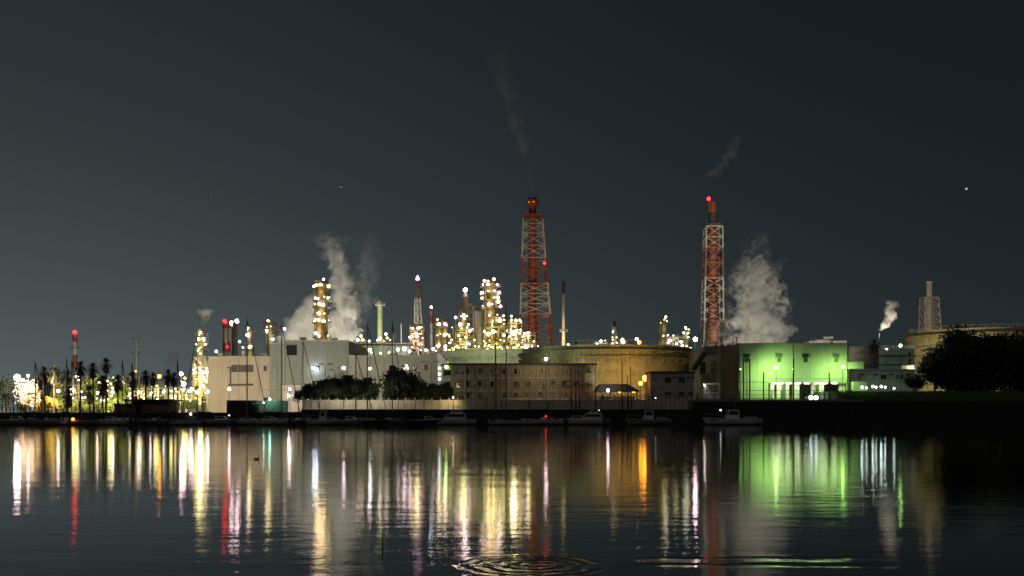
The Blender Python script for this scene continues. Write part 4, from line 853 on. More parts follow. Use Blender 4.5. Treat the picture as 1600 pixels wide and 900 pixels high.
for px in (1167.5, 1218, 1259.5, 1307.5):
    h = MB().box(X(px, Y) - .95, X(px, Y) + .45, Y - .5, Y - .003, Z(558.5, Y), Z(553.5, Y)).build('vent_hood', M_DARK if px in (1167.5, 1259.5) else M_HALLD, t)
    boxp('vent_grille', X(px - .5, Y) - .5, X(px - .5, Y) + .45, Y - .08, Y - .004, Z(566, Y), Z(559, Y), M_DARK if px in (1167.5, 1259.5) else pm('olive_grille', (.2, .19, .08), .6), t)
for px in (1156.3, 1238, 1322.5): MB().tube((X(px, Y), Y - .25, 5.2), (X(px, Y), Y - .25, Z(537, Y)), .12, .12, 8).build('downpipe', M_HALL, t, True)
# left flank with stair, its shade put into the grey: the long side wall running back from the front corner
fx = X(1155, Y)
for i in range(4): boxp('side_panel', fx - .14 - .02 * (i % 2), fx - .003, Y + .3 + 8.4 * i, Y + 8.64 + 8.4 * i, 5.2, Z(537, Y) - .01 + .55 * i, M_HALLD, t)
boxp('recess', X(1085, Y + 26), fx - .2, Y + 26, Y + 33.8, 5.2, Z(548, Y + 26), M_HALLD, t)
Y = 255
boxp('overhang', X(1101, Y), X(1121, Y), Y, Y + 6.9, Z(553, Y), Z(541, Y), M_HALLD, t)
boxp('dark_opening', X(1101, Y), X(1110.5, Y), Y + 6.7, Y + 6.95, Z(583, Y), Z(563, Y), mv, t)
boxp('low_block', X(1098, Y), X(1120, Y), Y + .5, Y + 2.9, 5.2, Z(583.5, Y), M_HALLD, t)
boxp('small_vent', X(1115, Y), X(1117.5, Y), Y + 2.8, Y + 2.98, Z(582, Y), Z(575.5, Y), M_DARK, t)
m = MB(); m.prism([(X(1079, Y), Z(580, Y)), (X(1099, Y), Z(550, Y)), (X(1103, Y), Z(550, Y)), (X(1103, Y), Z(556, Y)), (X(1087, Y), Z(580, Y))], Y - .5, Y + 2.5); m.build('outside_stair', M_DARK, t)
for i in range(12):
    f_ = i / 11; boxp('stair_tread', X(1080 + 19 * f_, Y), X(1084 + 19 * f_, Y), Y - .8, Y - .55, Z(579.5 - 28.5 * f_, Y), Z(578.5 - 28.5 * f_, Y), M_DARK, t)
for i in range(7): beam('roof_rail', PT(1105 + 2.6 * i, 540, Y), PT(1105 + 2.6 * i, 531.5 + .35 * i, Y), .16, M_WHITE, t)
beam('roof_rail', PT(1104, 531, Y), PT(1122, 534, Y), .18, M_WHITE, t); beam('roof_rail', PT(1106, 532, Y), PT(1126, 538.5, Y), .18, M_WHITE, t); beam('roof_rail', PT(1104, 536, Y), PT(1120, 537, Y), .14, M_WHITE, t)
MB().path([PT(1151, 537, Y + 3.1), PT(1151, 527, Y + 3.1), PT(1148.5, 527, Y + 3.1)], .12).build('roof_vent', M_DARK, t)
# right annex block
Y = 240
boxp('annex', X(1323.2, Y), X(1329, Y), Y + 1, Y + 20, 5.2, Z(540, Y), M_HALLD, t)
boxp('awning', X(1323.4, Y), X(1345, Y), Y - 2, Y + .9, Z(577, Y), Z(566, Y), M_HALL, t)
boxp('gate_house', X(1325, Y), X(1345, Y), Y - 4, Y - 2.1, 5.2, Z(597, Y), M_HALL, t)
# white machine booth beside the flank
Y = 228
t = thing('white_booth', 'small white booth with a bright slanting pipe before the dark flank wall', 'booth', X(1113, Y), Y, 5.2)
boxp('wall', X(1100, Y), X(1125, Y), Y, Y + 3, 3.1, Z(599, Y), M_WHITE, t)
m = MB(); m.box(X(1104, Y), X(1122, Y), Y - .06, Y - .003, Z(613, Y), Z(601, Y)); m.build('panel', M_HALLD, t)
MB().path([PT(1102.5, 600, Y - .3), PT(1103, 603, Y - .3), PT(1110.5, 614, Y - .3)], .2, 8).build('slanting_pipe', M_WHITE, t, True)
MB().path([PT(1104, 599, Y - .2), PT(1121, 599, Y - .2), PT(1124, 602, Y - .2), PT(1124, 611, Y - .2), PT(1121, 614, Y - .2), PT(1116, 614, Y - .2)], .13, 8).build('rim_tube', M_WHITE, t, True)
ball('lamp', PT(1101, 602, Y - 1.5), .1, em('white', 100), t); beam('lamp_bracket', PT(1101, 601, Y - 1.5), PT(1101, 601, Y), .06, M_STEEL, t)
# car with headlights in the bay
def car(px, Y, z, label, mat):
    x = X(px, Y); t = thing('parked_car', label, 'car', x, Y, z)
    m = MB(); m.prism([(-.86, .25), (.86, .25), (.9, .75), (.82, .95), (-.82, .95), (-.9, .75)], -2.1, 2.1); m.v = [(a + x, b + Y, c + z) for a, b, c in m.v]; m.build('body', mat, t)
    m = MB(); m.add([(x - .78, Y - 1.0, z + .955), (x + .78, Y - 1.0, z + .955), (x + .78, Y + 1.7, z + .955), (x - .78, Y + 1.7, z + .955), (x - .6, Y - .3, z + 1.45), (x + .6, Y - .3, z + 1.45), (x + .6, Y + 1.3, z + 1.45), (x - .6, Y + 1.3, z + 1.45)], [(0, 1, 5, 4), (1, 2, 6, 5), (2, 3, 7, 6), (3, 0, 4, 7), (4, 5, 6, 7)]); m.build('cabin', M_GLASS, t)
    boxp('roof', x - .62, x + .62, Y - .32, Y + 1.32, z + 1.452, z + 1.5, mat, t)
    for sx in (-.8, .8):
        for sy in (-1.35, 1.35): MB().tube((x + sx - .11, Y + sy, z + .32), (x + sx + .11, Y + sy, z + .32), .32, .32, 14).build('wheel', M_DARK, t)
        h = ball('headlight', (x + sx * .72, Y - 2.12, z + .68), .46, em('blue', 20), t)
    return t
car(1267, 238, 5.21, 'car facing the water with both headlights glowing under the green hall', M_HALLD)

# fence on the yard edge
Y = 216
t = thing('yard_fence', 'tall dark post and rail fence along the edge of the green hall yard', 'fence', X(1200, Y), Y, 4.8)
M_FEN = pm('dark_green_fence', (.06, .075, .05), .6)
for i, px in enumerate((1090, 1103, 1116, 1129, 1142, 1155, 1161.5, 1171.5, 1193, 1206, 1221, 1240, 1256, 1272, 1288, 1296, 1310, 1322, 1330)):
    top = 616 if px < 1150 else (560 if px in (1161.5, 1171.5) else (582 if px in (1193, 1296) else (560 if px == 1240 else 610)))
    beam('post', (X(px, Y), Y, 4.7), (X(px, Y), Y, Z(top, Y)), .22 if top > 600 else .3, M_FEN, t, 'rod')
for py, a, b_ in ((617, 1085, 1332), (622, 1085, 1332), (627, 1085, 1332), (597, 1153, 1200), (610, 1160, 1332)): beam('rail', (X(a, Y), Y - .05, Z(py, Y)), (X(b_, Y), Y - .05, Z(py, Y)), .1, M_FEN, t)
for i in range(120): 
    px = 1086 + i * 2.05; beam('picket', (X(px, Y), Y + .05, Z(627.5, Y)), (X(px, Y), Y + .05, Z(621.6, Y)), .05, M_FEN, t)
# mid-quay railing
t = thing('quay_railing', 'thin dark railing along the parapet before the two storey house', 'railing', X(1015, 217.5), 217.5, 3)
for i in range(23):
    px = 940 + i * 6.7; beam('post', (X(px, 217.5), 217.5, 3.1), (X(px, 217.5), 217.5, Z(616, 217.5)), .09, M_FEN, t)
for py in (616.5, 620): beam('rail', PT(938, py, 217.45), PT(1090, py, 217.45), .07, M_FEN, t)
# left railing, teal fence
Y = 219
t = thing('quay_railing', 'green lit railing at the edge of the left quay beneath the palms', 'railing', X(85, Y), Y, 2.4)
M_RAILG = pm('green_lit_railing', (.12, .22, .14), .6)  # green light on the railing is put into its colour
for i in range(31):
    px = -8 + i * 6; beam('post', (X(px, Y), Y, 2.4), (X(px, Y), Y, Z(636.5, Y)), .1, M_RAILG, t)
for py in (637, 640.3): beam('rail', PT(-10, py, Y - .06), PT(175, py, Y - .06), .1, M_RAILG, t)
Y = 232
t = thing('site_fence', 'teal lit panel fence between the dark container and the covered boats', 'fence', X(424, Y), Y, 2.4)
M_TEAL = pm('teal_lit_sheet', (.30, .46, .38), .6, streak=.3)  # green light on the fence is put into the sheet's teal colour
for i in range(14):
    a = 400 + i * 3.6; boxp('fence_panel', X(a, Y) + .03, X(a + 3.6, Y) - .03, Y + .06 * (i % 2), Y + .15, 2.4, Z(626 + .5 * (i % 2), Y), M_TEAL, t)
ball('lamp', PT(421.5, 624, Y - 1.2), .22, em('teal', 40), t); beam('lamp_bracket', PT(421.5, 625, Y - 1.2), PT(421.5, 626, Y), .06, M_STEEL, t)
ball('lamp', PT(412, 629, Y - 2), .1, em('teal', 60), t); beam('lamp_bracket', PT(412, 629.7, Y - 2), PT(412, 630, Y), .06, M_STEEL, t)

# sheds and containers on the left quay
Y = 226
M_SHED = pm('brown_shed_board', (.16, .12, .095), .85, streak=.4)
t = thing('flat_roofed_shed', 'dark brown flat roofed shed on the quay left of the lamp cluster', 'shed', X(233, Y), Y, 2.4)
boxp('wall', X(205, Y), X(262, Y), Y, Y + 6, 2.4, Z(626.5, Y), M_SHED, t); boxp('roof', X(196, Y), X(272, Y), Y - 1, Y + 7, Z(626.4, Y), Z(624, Y), M_DARK, t)
boxp('door', X(212, Y), X(221, Y), Y - .06, Y - .002, 2.4, Z(631, Y), mv, t); window(t, 250, 256, 630, 638, Y - .002)
for px in (198, 262, 269): beam('post', (X(px, Y), Y - .8, 2.4), (X(px, Y), Y - .8, Z(626.5, Y)), .14, M_DARK, t)
t = thing('low_shed', 'lower brown lean to left of the flat roofed shed', 'shed', X(190, Y), Y, 2.4)
boxp('wall', X(177, Y), X(203, Y), Y + .5, Y + 5, 2.4, Z(632, Y), M_SHED, t); boxp('roof', X(176, Y), X(204.5, Y), Y + .2, Y + 5.2, Z(631.9, Y), Z(630.8, Y), M_DARK, t)
t = thing('dark_container', 'dark square container on the quay in front of the warehouse', 'container', X(375, 224), 224, 2.4)
M_CONT = pm('dark_container_paint', (.05, .045, .042), .7, streak=.3)
boxp('body', X(354, 224), X(392, 224), 224, 229, 2.4, Z(626.5, 224), M_CONT, t)
for i in range(14): boxp('rib', X(355 + i * 2.75, 224), X(356 + i * 2.75, 224), 223.9, 223.998, 2.5, Z(627.5, 224), M_CONT, t)
boxp('lid', X(353.6, 224), X(399, 224), 223.8, 229.2, Z(626.4, 224), Z(625.4, 224), M_DARK, t)
boxp('side_box', X(392.3, 224), X(398, 224), 224.3, 228, 2.4, Z(631, 224), M_CONT, t)
t = thing('blue_grey_shed', 'long dim blue grey hall far behind the palm trunks', 'building', X(120, 330), 330, 2.4)
M_BLUE = pm('blue_grey_sheet', (.16, .20, .28), .7)
for i in range(22):
    a = 54 + i * 6.4; boxp('wall_panel', X(a, 330) + .03, X(a + 6.4, 330) - .03, 330 + .1 * (i % 2), 345, 2.4, Z(592, 330), M_BLUE, t)
boxp('roof', X(53, 330), X(196, 330), 329.5, 346, Z(592, 330) + .01, Z(590.5, 330), M_STEEL, t)
# white goal-like frame at the far left
t = thing('white_gate_frame', 'white goal shaped frame at the far left edge of the quay', 'frame', X(15, 222), 222, 2.4)
beam('post', (X(10, 222), 222, 2.4), PT(10, 617.5, 222), .2, M_WHITE, t); beam('post', (X(21, 222), 222, 2.4), PT(21, 617.5, 222), .2, M_WHITE, t); beam('crossbar', PT(9.4, 617.5, 222), PT(21.6, 617.5, 222), .2, M_WHITE, t)
# far-left quay clutter hedge lights
# ------------------------------------------------------------------ right grey houses behind the bank
Y = 262
t = thing('grey_house', 'long pale grey house with small windows above the grass bank', 'building', X(1380, Y), Y, 7.2)
M_GH = pm('pale_grey_render', (.40, .39, .35), .8, streak=.3)
boxp('wall', X(1329, Y), X(1430, Y), Y, Y + 9, 6, Z(578.5, Y), M_GH, t); boxp('roof', X(1328, Y), X(1431, Y), Y - .5, Y + 9.5, Z(578.4, Y), Z(576.6, Y), M_STEEL, t)
for a, b_ in ((1340, 1345), (1375.5, 1385), (1400, 1404.5), (1406, 1412)): window(t, a, b_, 584.5, 593.5, Y - .002)
for px in (1346, 1368, 1392, 1418): boxp('vent_hood', X(px, Y) - .5, X(px, Y) + .5, Y - .3, Y - .003, Z(586, Y), Z(584, Y), M_DARK, t)
for px in (1361, 1374, 1398, 1425): boxp('downpipe', X(px, Y) - .07, X(px, Y) + .07, Y - .16, Y - .003, 7.2, Z(579, Y), M_GH, t)
Y = 300
t = thing('shelved_plant_block', 'dim green plant block with dark floor bands behind the grey house', 'building', X(1400, Y), Y, 6)
M_GP = pm('dim_green_cladding', (.30, .34, .22), .7, streak=.4)
for i in range(8):
    a = 1373 + i * 7; boxp('wall_panel', X(a, Y) + .03, X(a + 7, Y) - .03, Y + .1 * (i % 2), Y + 10, 6, Z(545, Y), M_GP, t)
for py in (556.5, 570): boxp('floor_band', X(1372, Y), X(1430, Y), Y - 1.2, Y - .01, Z(py + 1, Y), Z(py - .8, Y), M_DARK, t)
for i in range(24): boxp('roof_post', X(1374 + i * 2.3, Y), X(1374.8 + i * 2.3, Y), Y - .6, Y - .4, Z(544.9, Y), Z(541, Y), M_WHITE, t)
boxp('roof_rail', X(1373, Y), X(1429, Y), Y - .62, Y - .38, Z(541, Y), Z(540.2, Y), M_WHITE, t)
for px in (1421, 1422): boxp('dark_slot', X(1419, Y), X(1423, Y), Y - .05 - .01 * (px % 2), Y - .02, Z(557 if px == 1421 else 569, Y), Z(550 if px == 1421 else 561, Y), M_DARK, t)
stack('thin steaming vent pipe right of the single palm', 1374, 521, 1.2, 1.6, 310, M_STEEL, cap=False, name='vent_pipe', cat='pipe', zb=6)
t = thing('dark_block', 'dark brown block between the green hall and the single palm', 'building', X(1347, 300), 300, 6)
boxp('wall', X(1329, 300), X(1371, 300), 300, 308, 6, Z(543, 300), pm('dark_brown_sheet', (.035, .03, .022), .8, streak=.4), t)
boxp('roof', X(1328.5, 300), X(1371.5, 300), 299.6, 308.4, Z(542.9, 300), Z(541.5, 300), M_DARK, t)
for i in range(3): boxp('shelf', X(1330, 300), X(1370, 300), 299.2, 299.9, Z(553 + 9 * i, 300), Z(552 + 9 * i, 300), M_DARK, t)

# ------------------------------------------------------------------ trees
def leaf_mesh(center, rad, n, size, mat, name, parent, lumps=14, seed=1, floor=None):
    rnd = random.Random(seed); vs = []; fs = []
    cs = []
    for i in range(lumps):
        a = rnd.uniform(0, 6.28); u = rnd.uniform(-.95, .95); k = rnd.uniform(.35, .82); c = math.sqrt(max(0, 1 - u * u))
        cs.append((center[0] + rad[0] * k * c * math.cos(a), center[1] + rad[1] * k * c * math.sin(a), center[2] + rad[2] * k * u, rnd.uniform(.28, .48)))
    for i in range(n):
        cx, cy, cz, s = rnd.choice(cs); g = [max(-1.05, min(1.05, rnd.gauss(0, .5))) for _ in range(3)]
        p = (cx + rad[0] * s * g[0], cy + rad[1] * s * g[1], cz + rad[2] * s * g[2])
        if floor is not None and p[2] < floor: continue
        u = Vector((rnd.gauss(0, 1), rnd.gauss(0, 1), rnd.gauss(0, 1))).normalized(); v = u.orthogonal().normalized(); sz = size * rnd.uniform(.6, 1.3); k = len(vs); P_ = Vector(p)
        vs += [tuple(P_ - u * sz), tuple(P_ + v * sz * .45), tuple(P_ + u * sz), tuple(P_ - v * sz * .45)]; fs.append((k, k + 1, k + 2, k + 3))
    m = MB(); m.v = vs; m.f = fs
    return m.build(name, mat, parent)
def bush(label, px, pytop, pybot, wpx, Y, zb, mat=None, n=1800, size=.36, name='bush', cat='bush', seed=1, lumps=16, group=None, trunk=True, dy=.8):
    x = X(px, Y); zt, z0 = Z(pytop, Y), Z(pybot, Y); rz = (zt - z0) / 2; rx = S(wpx / 2, Y)
    t = thing(name, label, cat, x, Y, zb, group)
    m = MB(); rnd = random.Random(seed)
    m.tube((x, Y, zb - .1), (x, Y, z0 + rz * .8), max(.12, rx * .07), max(.06, rx * .04), 7)
    for i in range(5):
        a = rnd.uniform(0, 6.28); m.tube((x, Y, z0 + rz * .2 * i * .6), (x + rx * .6 * math.cos(a), Y + rx * .5 * math.sin(a), z0 + rz * (.7 + .2 * i)), max(.06, rx * .03), .03, 5)
    m.build('trunk', M_BARK, t)
    leaf_mesh((x, Y, z0 + rz), (rx, rx * dy, rz), n, size, mat or M_LEAF, 'crown', t, lumps, seed, zb)
    return t
BG = 'black trees behind the parapet'
bush('low black shrub at the left end of the parapet beside the annex', 486, 600, 630, 34, 226, 2.4, seed=2, group=BG, n=4200)
bush('black bushy tree under the unlit double lamp post', 513, 594, 630, 40, 227, 2.4, seed=3, group=BG, n=4400)
bush('tall black tree in front of the tall pink lamp', 537, 582, 630, 44, 229, 2.4, seed=4, group=BG, n=5000)
bush('black shrub between the two lamp masts', 572, 592, 630, 44, 226, 2.4, seed=5, group=BG, n=4600)
bush('biggest round black tree before the right warehouse wing', 625, 573, 632, 66, 228, 2.4, seed=6, group=BG, n=9000, lumps=30)
bush('low black shrub right of the biggest round tree', 664, 592, 632, 48, 226, 2.4, seed=7, group=BG, n=4600)
bush('small black shrub at the left foot of the apartment block', 692, 599, 632, 32, 227, 2.4, seed=8, group=BG, n=4000)
def ground_clump(): pass
RB = 'dark bushes on the right bank'
bush('huge round black bush covering the ochre tank', 1520, 517, 616, 136, 240, 7.0, n=46000, size=.5, seed=21, lumps=60, group=RB)
bush('tall black bush running out of the picture on the right', 1602, 520, 616, 120, 243, 7.0, n=40000, size=.5, seed=22, lumps=50, group=RB)
bush('small dark bush left of the huge round one', 1427, 584, 612, 32, 238, 7.0, n=1800, size=.28, seed=23, group=RB)
bush('middle dark bush filling the gap beside the huge round one', 1460, 560, 614, 50, 238, 7.0, n=3600, size=.3, seed=24, group=RB)
# lit hedge and trees at the left
M_YLEAF = pm('yellow_leaf', (.34, .26, .03), .6, var=.4, scale=2); M_GLEAF = pm('fresh_green_leaf', (.11, .16, .03), .6, var=.4, scale=2); M_PLEAF = pm('pale_floodlit_leaf', (.42, .32, .26), .6, var=.3, scale=2)  # the floodlight's pale pink is put into the last leaf colour
bush('pale pinkish tree glaring in the floodlight at the far left', 44, 592, 640, 38, 234, 2.4, M_PLEAF, 2600, .28, 'tree', 'tree', 31, 22)
bush('thin dark tree at the very left edge', 6, 585, 640, 34, 240, 2.4, M_LEAF, 1500, .26, 'tree', 'tree', 32, 16)
HG = 'lamp lit bushes behind the left railing'
for i, (px, yt, wd, mt, lb) in enumerate(((33, 624, 22, M_GLEAF, 'green bush at the foot of the pale floodlit tree'), (62, 623, 20, M_YLEAF, 'small yellow bush right of the pale floodlit tree'), (78, 617, 24, M_YLEAF, 'bigger bright yellow bush left of the first pink lamp'), (96, 624, 20, M_GLEAF, 'green bush right under the first pink lamp'), (118, 626, 24, M_GLEAF, 'green bush between the palm trunks below the striped chimney'), (141, 625, 24, M_GLEAF, 'green bush left of the close pair of pink lamps'), (164, 625, 24, M_GLEAF, 'green bush under the close pair of pink lamps'), (187, 623, 24, M_GLEAF, 'green bush above the low brown lean to'), (272, 622, 20, M_GLEAF, 'green bush behind the right end of the shed roof'), (298, 622, 18, M_GLEAF, 'green bush at the foot of the lamp cluster'))):
    bush(lb, px, yt, 643, wd * 1.25, 249 if mt is M_GLEAF else 244, 2.4, mt, 1700, .26, 'bush', 'bush', 40 + i, 10, HG)
TG = 'lamp lit trees behind the palms'
bush('lamp lit tree crown between the first and third palms', 92, 590, 636, 26, 256, 2.4, M_GLEAF, 1600, .26, 'tree', 'tree', 81, 14, TG)
bush('lamp lit tree crown behind the slim palm', 143, 586, 636, 30, 257, 2.4, M_GLEAF, 1800, .26, 'tree', 'tree', 82, 14, TG)
bush('lamp lit tree crown right of the tallest palm', 190, 596, 638, 26, 256, 2.4, M_GLEAF, 1600, .26, 'tree', 'tree', 83, 14, TG)
bush('small yellow green bush at the left end of the black trees', 466, 603, 632, 12, 228, 2.4, M_GLEAF, 600, .2, 'bush', 'bush', 60, 8)

def palm(px, pytop, rpx, Y, zb, label, seed, skirt=True, group='palms along the left quay'):
    rnd = random.Random(seed); x = X(px, Y); r = S(rpx, Y) * 1.35; zc = Z(pytop, Y) - r * .75
    t = thing('palm_tree', label, 'palm tree', x, Y, zb, group)
    m = MB(); n = 7; lean = rnd.uniform(-.25, .25)
    for k in range(n): m.tube((x + lean * (1 - k / n), Y, zb + (zc - zb) * k / n), (x + lean * (1 - (k + 1) / n), Y, zb + (zc - zb) * (k + 1) / n), .26 - .012 * k, .22 - .012 * k, 8)
    m.build('trunk', M_BARK, t, True)
    m = MB()
    for i in range(52):
        a = rnd.uniform(0, 6.28); el = rnd.uniform(-.9, 1.35); ln = r * rnd.uniform(.8, 1.1)
        d_ = Vector((math.cos(a) * math.cos(el), math.sin(a) * math.cos(el), math.sin(el))); side = d_.cross(Vector((0, 0, 1))).normalized() if abs(d_.z) < .98 else Vector((1, 0, 0))
        base = Vector((x, Y, zc)); mid = base + d_ * ln * .55; tip = base + d_ * ln + Vector((0, 0, -ln * .28)); wv_ = ln * .17
        for s in (-2, -1, 0, 1, 2):     # fan of leaf fingers
            e = tip + side * s * wv_ * .8 - Vector((0, 0, abs(s) * ln * .07)); b1 = mid + side * (s - .5) * wv_ * .25; b2 = mid + side * (s + .5) * wv_ * .25
            m.add([b1, b2, e], [(0, 1, 2)])
        m.add([base - side * .03, base + side * .03, mid + side * wv_ * .6, mid - side * wv_ * .6], [(0, 1, 2, 3)])
    m.build('crown', M_PALM, t)
    if skirt:
        m = MB()
        for i in range(26):
            a = rnd.uniform(0, 6.28); z0 = zc - rnd.uniform(0, r * .3); rr = r * rnd.uniform(.25, .5); e = Vector((x + rr * math.cos(a), Y + rr * math.sin(a), z0 - r * rnd.uniform(.6, 1.15))); s = Vector((-math.sin(a), math.cos(a), 0)) * r * .1
            m.add([Vector((x + .15 * math.cos(a), Y + .15 * math.sin(a), z0)), e + s, e - s], [(0, 1, 2)])
        m.build('dead_fronds', M_BARK, t)
PL = [(68, 570, 11, 'leftmost palm of the row, crown beside the small lamp'), (85, 568, 13, 'wide palm with a pale lit trunk, second from the left'), (104, 574, 12, 'third palm from the left, left of the striped chimney'), (126, 561, 11, 'palm standing right of the striped chimney'), (145, 564, 10, 'slim palm between the striped chimney and the tallest palm'), (166, 557, 10, 'tallest palm, its crown highest of the row'), (161, 582, 14, 'shorter broad palm in front of the tallest palm'), (184, 583, 11, 'low palm just right of the tallest palm'), (207, 578, 11, 'palm in front of the pale slender chimney'), (228, 576, 10, 'palm left of the orange sodium lamp'), (239, 580, 9, 'smaller palm touching the orange glow from the left'), (263, 574, 11, 'palm right of the orange sodium lamp'), (272, 580, 9, 'last palm of the row beside the dark mast'), (106, 604, 12, 'short palm below the third one from the left'), (139, 599, 12, 'short bushy palm below the slim one')]
for i, (px, yt, rp, lb) in enumerate(PL): palm(px, yt, rp, 229 + (i * 7) % 9, 2.4, lb, 70 + i)
palm(1366, 527, 10, 275, 7, 'single palm behind the grey house on the right', 99, group='palm on the right')

# ------------------------------------------------------------------ boats
def hull_mesh(L_, B, D, sheer=.35, draft=.15, n=12):
    """bow at +x; waterline at z 0"""
    m = MB(); rings = []
    for i in range(n + 1):
        t_ = i / n; x = -L_ / 2 + L_ * t_; w_ = B / 2 * (1 - max(0, (t_ - .45) / .55) ** 2.2) * (.86 + .14 * min(1, t_ / .3)); zs2 = D + sheer * t_ ** 2
        w_ = max(w_, .03); kx = x - (L_ * .07 * (t_ ** 3))
        rings.append([(x, -w_, zs2), (kx, -w_ * .82, zs2 * .25), (kx - .02, -w_ * .35, -draft), (kx - .02, w_ * .35, -draft), (kx, w_ * .82, zs2 * .25), (x, w_, zs2)])
    for r in rings: m.v += r
    for i in range(n):
        for k in range(5): m.f.append((i * 6 + k, i * 6 + k + 1, (i + 1) * 6 + k + 1, (i + 1) * 6 + k))
        m.f.append((i * 6 + 5, i * 6, (i + 1) * 6, (i + 1) * 6 + 5))
    m.f += [tuple(range(6)), tuple(n * 6 + k for k in range(6))[::-1]]
    return m
M_HW = pm('white_gelcoat', (.62, .62, .60), .35, var=.06, streak=.15); M_HB = pm('navy_gelcoat', (.02, .035, .09), .3); M_HG = pm('dull_grey_hull', (.26, .26, .25), .5, streak=.3); M_COV = pm('dark_boat_cover', (.03, .032, .04), .8, bump=.3)
M_MAST = pm('aluminium_mast', (.17, .165, .155), .45, .5)
def finish(t, px, Y, rot):
    t.location = (X(px, Y), Y, 0); t.rotation_euler = (0, 0, rot)
def motorboat(label, px, Y, L_, B, hull, rot, style, group='motor boats moored along the quay'):
    t = thing('motor_boat', label, 'boat', 0, 0, 0, group); D = .55 + L_ * .05
    h = hull_mesh(L_, B, D).build('hull', hull, t, True)
    MB().box(-L_ / 2 + .1, L_ * .38, -B / 2 * .78, B / 2 * .78, D + .06, D + .14).build('deck', M_HW, t)
    st = MB(); st.box(-L_ / 2 + .02, L_ * .3, -B / 2 - .03, -B / 2 + .02, D * .72, D * .84); st.build('rubbing_strake', M_DARK, t)
    def cabin(x0, x1, z0, hgt, rake_f, rake_b, wd, mat=M_HW, name='cabin'):
        m = MB(); y = wd / 2
        m.prism([(x0, z0), (x1, z0), (x1 - rake_f, z0 + hgt), (x0 + rake_b, z0 + hgt)], -y, y); c = m.build(name, mat, t)
        g = MB(); a = z0 + hgt * .42; b_ = z0 + hgt * .86
        def xe(z, s): f_ = (z - z0) / hgt; return x1 - rake_f * f_ if s else x0 + rake_b * f_
        g.prism([(xe(a, 0) + .25, a), (xe(a, 1) - .2, a), (xe(b_, 1) - .2, b_), (xe(b_, 0) + .25, b_)], -y - .012, -y + .02); g.build('side_window', M_GLASS, c)
        g = MB(); g.prism([(xe(a, 0) + .25, a), (xe(a, 1) - .2, a), (xe(b_, 1) - .2, b_), (xe(b_, 0) + .25, b_)], y - .02, y + .012); g.build('side_window', M_GLASS, c)
        g = MB(); g.quad((xe(a, 1) + .012, -y * .85, a), (xe(a, 1) + .012, y * .85, a), (xe(b_, 1) + .012, y * .85, b_), (xe(b_, 1) + .012, -y * .85, b_)); g.build('windscreen', M_GLASS, c)
        return c
    if style == 'cruiser':
        cabin(-L_ * .28, L_ * .28, D + .14, 1.15, 1.1, .25, B * .78); cabin(-L_ * .2, L_ * .1, D + 1.3, .75, .6, .2, B * .66, name='flybridge')
        MB().box(-L_ * .22, L_ * .04, -B * .34, B * .34, D + 2.5, D + 2.58).build('sun_roof', M_HW, t)
        for sx in (-L_ * .2, L_ * .02):
            for sy in (-B * .3, B * .3): beam('roof_post', (sx, sy, D + 2.05), (sx, sy, D + 2.5), .05, M_STEEL, t)
        MB().tube((-L_ * .2, 0, D + 2.58), (-L_ * .22, 0, D + 3.9), .03, .02, 6).build('aerial', M_STEEL, t)
    elif style == 'fishing':
        cabin(-L_ * .12, L_ * .1, D + .14, 1.7, .35, .1, B * .62, name='wheelhouse'); MB().tube((-L_ * .05, 0, D + 1.8), (-L_ * .05, 0, D + 4.2), .05, .03, 6).build('mast', M_STEEL, t)
        MB().box(-L_ * .42, -L_ * .2, -B * .3, B * .3, D + .14, D + .6).build('engine_box', M_HG, t)
        m = MB(); m.tube((L_ * .15, -B * .3, D + .1), (L_ * .15, -B * .3, D + .9), .03, .03, 5); m.tube((L_ * .15, -B * .3, D + .9), (L_ * .45, -.1, D + 1.1), .03, .03, 5); m.tube((L_ * .45, -.1, D + .3), (L_ * .45, -.1, D + 1.1), .03, .03, 5); m.build('bow_rail', M_STEEL, t)
    elif style == 'open':
        g = MB(); g.prism([(L_ * .02, D + .14), (L_ * .16, D + .14), (L_ * .06, D + .75), (L_ * .02, D + .75)], -B * .3, B * .3); g.build('windscreen', M_GLASS, t)
        MB().box(-L_ * .12, L_ * .02, -B * .25, B * .25, D + .14, D + .55).build('console', M_HW, t)
        MB().box(-L_ * .3, -L_ * .2, -B * .33, B * .33, D + .14, D + .5).build('bench', M_HG, t)
    elif style == 'cover':
        m = MB(); n = 8; 
        for i in range(n + 1):
            f_ = i / n; x_ = -L_ * .45 + L_ * .9 * f_; hh = (.5 + .65 * math.sin(math.pi * min(1, f_ * 1.1)) ) ; w2 = B / 2 * .9 * (1 - max(0, f_ - .5) ** 1.5)
            m.v += [(x_, -w2, D + .1), (x_, -w2 * .5, D + .1 + hh * .75), (x_, 0, D + .1 + hh), (x_, w2 * .5, D + .1 + hh * .75), (x_, w2, D + .1)]
        for i in range(n):
            for k in range(4): m.f.append((i * 5 + k, i * 5 + k + 1, (i + 1) * 5 + k + 1, (i + 1) * 5 + k))
        m.f += [(0, 1, 2, 3, 4), tuple(n * 5 + k for k in range(5))]
        m.build('tarpaulin', M_COV, t, True)
    if style in ('open', 'cover', 'cuddy'):
        m = MB(); m.box(-L_ / 2 - .5, -L_ / 2 - .1, -.22, .22, D * .5, D + .55); m.box(-L_ / 2 - .4, -L_ / 2 - .2, -.08, .08, -.3, D * .5); m.build('outboard_motor', M_DARK, t)
    if style == 'cuddy': cabin(-L_ * .05, L_ * .3, D + .1, .75, .9, .15, B * .7)
    finish(t, px, Y, rot); return t
